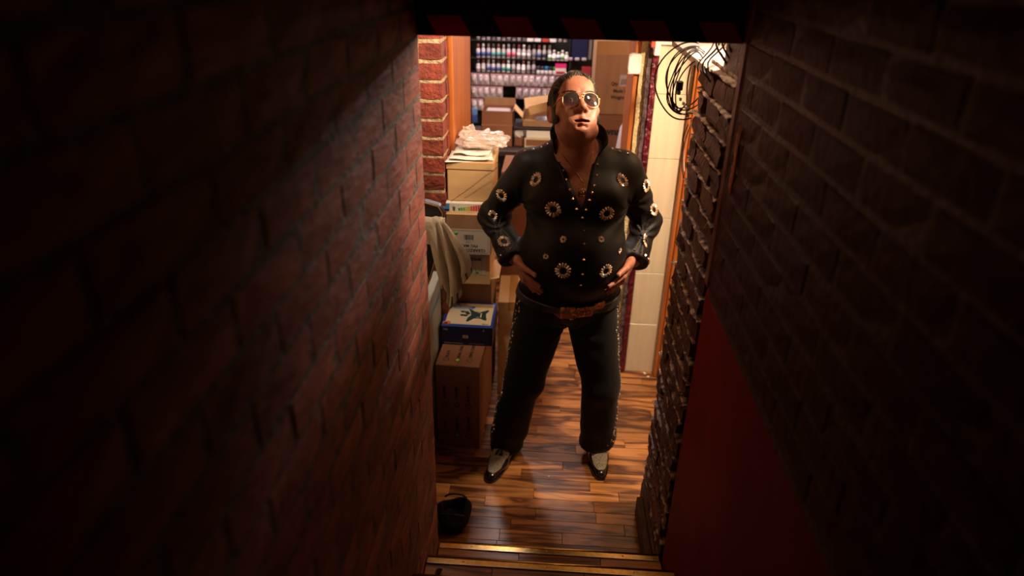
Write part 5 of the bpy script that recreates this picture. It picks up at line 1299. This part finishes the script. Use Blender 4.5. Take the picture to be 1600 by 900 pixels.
v, f = surface_nets(hairf, axis([(-.03, .21, .0032)]), axis([(2.36, 2.66, .0032)]), axis([(1.54, 1.83, .0032)])); hair = put(link('hair', np_mesh('hair', v, f, MT['hair_d']), man))
def strands(name, n, seed, mt, rr, seg=6, lmin=.018, lmax=.040):
    r = random.Random(seed); q_ = MB()
    while n > 0:
        x = r.uniform(-.078, .078); y = r.uniform(-.078, .105)
        e = 1-(x/.080)**2-((y-.014)/.100)**2
        if e < .02: continue
        z = .036+.092*math.sqrt(e)
        if z < .045 and y < .0: continue
        nrm = Vector((x/.0064, (y-.014)/.0100, (z-.036)/.0085)).normalized()
        front = max(0, min(1, (-y-.01)/.06)); wv = math.sin(x*90+y*40)*.9
        dirn = (Vector((x*4+.35*wv+r.uniform(-.15, .15), .95-.25*front, .05+.35*front))).normalized()
        L_ = r.uniform(lmin, lmax)*(1+.35*front); p_ = Vector((x, y, z)); d = (dirn+Vector((0, -.5*front, .5*front))).normalized(); pts = []; lift = r.uniform(.01, .05)+.12*front*r.random()
        for k in range(seg):
            o_ = Vector((p_.x, p_.y-.014, p_.z-.034)); el_ = math.sqrt((o_.x/.0805)**2+(o_.y/.1025)**2+(o_.z/.0905)**2); tgt = .985+(lift+.03)*math.sin(min(1, k/(seg-1)*1.25)*PI*.5)
            p_ = Vector((0, .014, .034))+o_*(tgt/el_); pts.append(p_.copy()); p_ = p_+d*L_/seg; d = (d+dirn*.42+Vector((.22*wv, 0, 0))).normalized()
        pts = [Vector(from_head(a)) for a in pts]; q_.tube(pts, [rr*(1-.75*(k/(seg-1))**1.5) for k in range(seg)], 4, cap=False); n -= 1
    o = put(q_.build(name, mt, hair)); o.location = (0, 0, 0); return o
tag(strands('hair_strands', 5200, 1, MT['hair'], .0015, lmin=.026, lmax=.048), kind='stuff'); tag(strands('grey_strands', 1500, 2, MT['hair_g'], .0010, lmin=.022, lmax=.044), 'lighter grey strands', kind='stuff')
# short side strands incl. sideburn edges
r = random.Random(9); q_ = MB()
for k in range(1100):
    s_ = r.choice((-1, 1)); z = r.uniform(-.058, .06); y = r.uniform(np.interp(z, [-.06, -.02, .0, .05], [-.036, -.024, -.022, -.045]), .06 if z > .01 else .003)
    x = s_*(.0755 if z < .0 else .080*math.sqrt(max(.05, 1-((z-.036)/.100)**2)*1.0))*(1-.10*max(0, -y)/.05)
    d = Vector((s_*.5, .25+r.uniform(-.3, .3), -1+r.uniform(-.2, .2))).normalized(); p_ = Vector((x*.97, y, z))
    pts = [Vector(from_head(p_+d*t*.0045)) for t in range(3)]; q_.tube(pts, [.0011, .0008, .0002], 4, cap=False)
o = put(q_.build('side_hair', MT['hair_d'], hair)); o.location = (0, 0, 0); tag(o, kind='stuff')
# eyebrows
for s_ in (-1, 1):
    q_ = MB(); r = random.Random(5+s_)
    for k in range(110):
        t = r.random(); x = s_*(.014+.034*t); z = .0235+.006*math.sin(t*2.4)+r.uniform(-.0028, .0028)*(1-.6*t); y = -.0945+.022*t*t
        c0, n0, _, _ = BB.find_nearest(Vector(from_head((x, y, z)))); d = (Vector(from_head((x+s_*.010, y+.002, z+.002)))-Vector(from_head((x, y, z)))).normalized()
        q_.tube([c0, c0+d*.003+n0*.0007, c0+d*.007+n0*.0005], [.0005, .0005, .0002], 4, cap=False)
    put(q_.build('eyebrow', MT['hair'], man))
# eyes
MT['eye'] = mat('eye_white', (.62, .55, .5), .15); MT['iris'] = mat('dark_iris', (.03, .015, .008), .1)
for s_ in (-1, 1):
    c_ = Vector(from_head((s_*.032, -.0735, -.001))); e = bpy.data.meshes.new('eye'); bm = bmesh.new(); bmesh.ops.create_uvsphere(bm, u_segments=40, v_segments=28, radius=.0125); 
    fd = (Vector(from_head((s_*.032, -.1735, .02)))-c_).normalized()
    for fc in bm.faces:
        fc.smooth = True; fc.material_index = 1 if fc.calc_center_median().normalized().dot(fd) > .90 else 0
    bm.to_mesh(e); bm.free(); e.materials.append(MT['eye']); e.materials.append(MT['iris']); o = link('eye', e, man); o.location = c_-MO
# aviator sunglasses
g = bpy.data.objects.new('sunglasses', None); COL.objects.link(g); g.parent = man
MT['lens'] = m = bpy.data.materials.new('tinted_lens'); m.use_nodes = True; nt = m.node_tree; N = nt.nodes; L = nt.links; b = N['Principled BSDF']
b.inputs['Roughness'].default_value = .04; b.inputs['Base Color'].default_value = (.02, .018, .025, 1); b.inputs['Specular IOR Level'].default_value = .8
tc = N.new('ShaderNodeTexCoord'); sx = N.new('ShaderNodeSeparateXYZ'); L.new(tc.outputs['Generated'], sx.inputs[0]); mr = N.new('ShaderNodeMapRange'); L.new(sx.outputs[2], mr.inputs[0]); mr.inputs[1].default_value = 0; mr.inputs[2].default_value = .9; mr.inputs[3].default_value = .66; mr.inputs[4].default_value = .98; L.new(mr.outputs[0], b.inputs['Alpha'])
cr = N.new('ShaderNodeValToRGB'); L.new(sx.outputs[2], cr.inputs[0]); cr.color_ramp.elements[0].color = (.060, .020, .030, 1); cr.color_ramp.elements[1].color = (.008, .011, .012, 1); cr.color_ramp.elements[1].position = .7; L.new(cr.outputs[0], b.inputs['Base Color'])
YL = -.1005
def lens_outline(s_, n=30):
    out = []
    for k in range(n):
        a = 2*PI*k/n; x = math.cos(a); z = math.sin(a)
        rx = .0275*(abs(x)**.0); X = .0275*math.copysign(abs(x)**.80, x); Z = .0245*math.copysign(abs(z)**.86, z)
        if z < 0: X += .004*z*-0; X = X*(1-.18*(-z)**2)+.0045*(-z)   # teardrop: lower part leans outward
        out.append((s_*(.0335+X), YL+.010*((.0335+X)/.060)**2, -.006+Z+.002))
    return out
for s_ in (-1, 1):
    ol = lens_outline(s_); cx_ = sum(p_[0] for p_ in ol)/len(ol); cz_ = sum(p_[2] for p_ in ol)/len(ol)
    P = []
    for t in (0, .35, .7, 1): P.append([Vector(from_head((cx_+(p_[0]-cx_)*t, YL+.010*((abs(cx_)+(abs(p_[0])-abs(cx_))*t)/.060)**2-.0018*(1-t*t), cz_+(p_[2]-cz_)*t))) for p_ in ol])
    q_ = MB(); q_.grid(P, wrap=True); o = put(q_.build('lens', MT['lens'], g)); 
    q_ = MB(); q_.tube([Vector(from_head(p_)) for p_ in ol], .0010, 7, closed=True); put(q_.build('rim', MT['gold'], g))
    hx = s_*.0625; q_ = MB(); q_.tube([Vector(from_head(p_)) for p_ in ((s_*.0605, YL+.009, .006), (s_*.068, YL+.013, .005), (s_*.074, YL+.035, .003), (s_*.0790, .0, -.002), (s_*.0805, .012, -.004))], [.0013, .0016, .0011, .0011, .0011], 7); put(q_.build('temple', MT['gold'], g))
q_ = MB(); q_.tube([Vector(from_head(p_)) for p_ in ((-.009, YL+.0005, .006), (0, YL-.003, .008), (.009, YL+.0005, .006))], .0010, 7); q_.tube([Vector(from_head(p_)) for p_ in ((-.018, YL+.001, .0165), (0, YL-.001, .0175), (.018, YL+.001, .0165))], .0010, 7); put(q_.build('bridge', MT['gold'], g))
# shoes
def shoe_sdf(P):
    x, y, z = P[:, 0]*1.0, P[:, 1], P[:, 2]; S_ = np.stack([x, y, z*1.15], 1).astype(np.float32)
    d = cap(S_, (0, .105, .036), (0, -.04, .034), .037, .046); d = smin(d, cap(S_, (0, -.04, .034), (0, -.135, .022), .046, .024), .02); d = smin(d, cap(S_, (0, .10, .06), (0, .02, .065), .034, .036), .03)
    return smax(d, .010-z, .004)
v, f = surface_nets(shoe_sdf, axis([(-.07, .07, .004)]), axis([(-.19, .17, .004)]), axis([(-.01, .12, .004)])); f = f[(f >= 0).all(1)]
SHM = np_mesh('upper', v, f, MT['shoe'])
fc = v[f].mean(1); nr = np.cross(v[f[:, 2]]-v[f[:, 0]], v[f[:, 3]]-v[f[:, 1]]); nr /= np.maximum(np.linalg.norm(nr, axis=1), 1e-9)[:, None]
sel = (nr[:, 2] > .15) & (fc[:, 1] < .03) & (((fc[:, 0]/.040)**2+((fc[:, 1]-.00)/.138)**2) < 1); fs = f[sel]; used_, inv = np.unique(fs, return_inverse=True)
vn = np.zeros_like(v); 
for k in range(4): np.add.at(vn, f[:, k], nr)
vn /= np.maximum(np.linalg.norm(vn, axis=1), 1e-9)[:, None]
VM = np_mesh('vamp', v[used_]+vn[used_]*.0016, inv.reshape(fs.shape), MT['glitter'])
def shoe(loc, rz):
    s_ = link('shoe', SHM, man, Vector(loc)-MO, (0, 0, rz)); vp = link('vamp', VM, s_); solidify(vp, .001, 0)
    q_ = MB(); ol = [(.040*math.copysign(abs(math.cos(a))**.8, math.cos(a))*(1.06 if math.sin(a) > -.2 else 1.02), .150*math.sin(a)-.012) for a in [2*PI*k/36 for k in range(36)]]
    q_.prism([(x*1.12, y*1.02) for x, y in ol], 0.001, .014, 'z'); q_.build('sole', MT['shoe'], s_)
    q_ = MB()
    for sx_ in (-1, 1):
        q_.tube([(sx_*.004, -.012, .081), (sx_*.010, -.030, .078), (sx_*.010, -.048, .070)], [.004, .007, .009], 8)
    q_.rbox(-.030, .030, -.014, .000, .070, .084, .003); q_.build('tassel', MT['leather'], s_)
    return s_
shoe((-.164, 2.520, 0), math.radians(-17)); shoe((.293, 2.585, 0), math.radians(3))
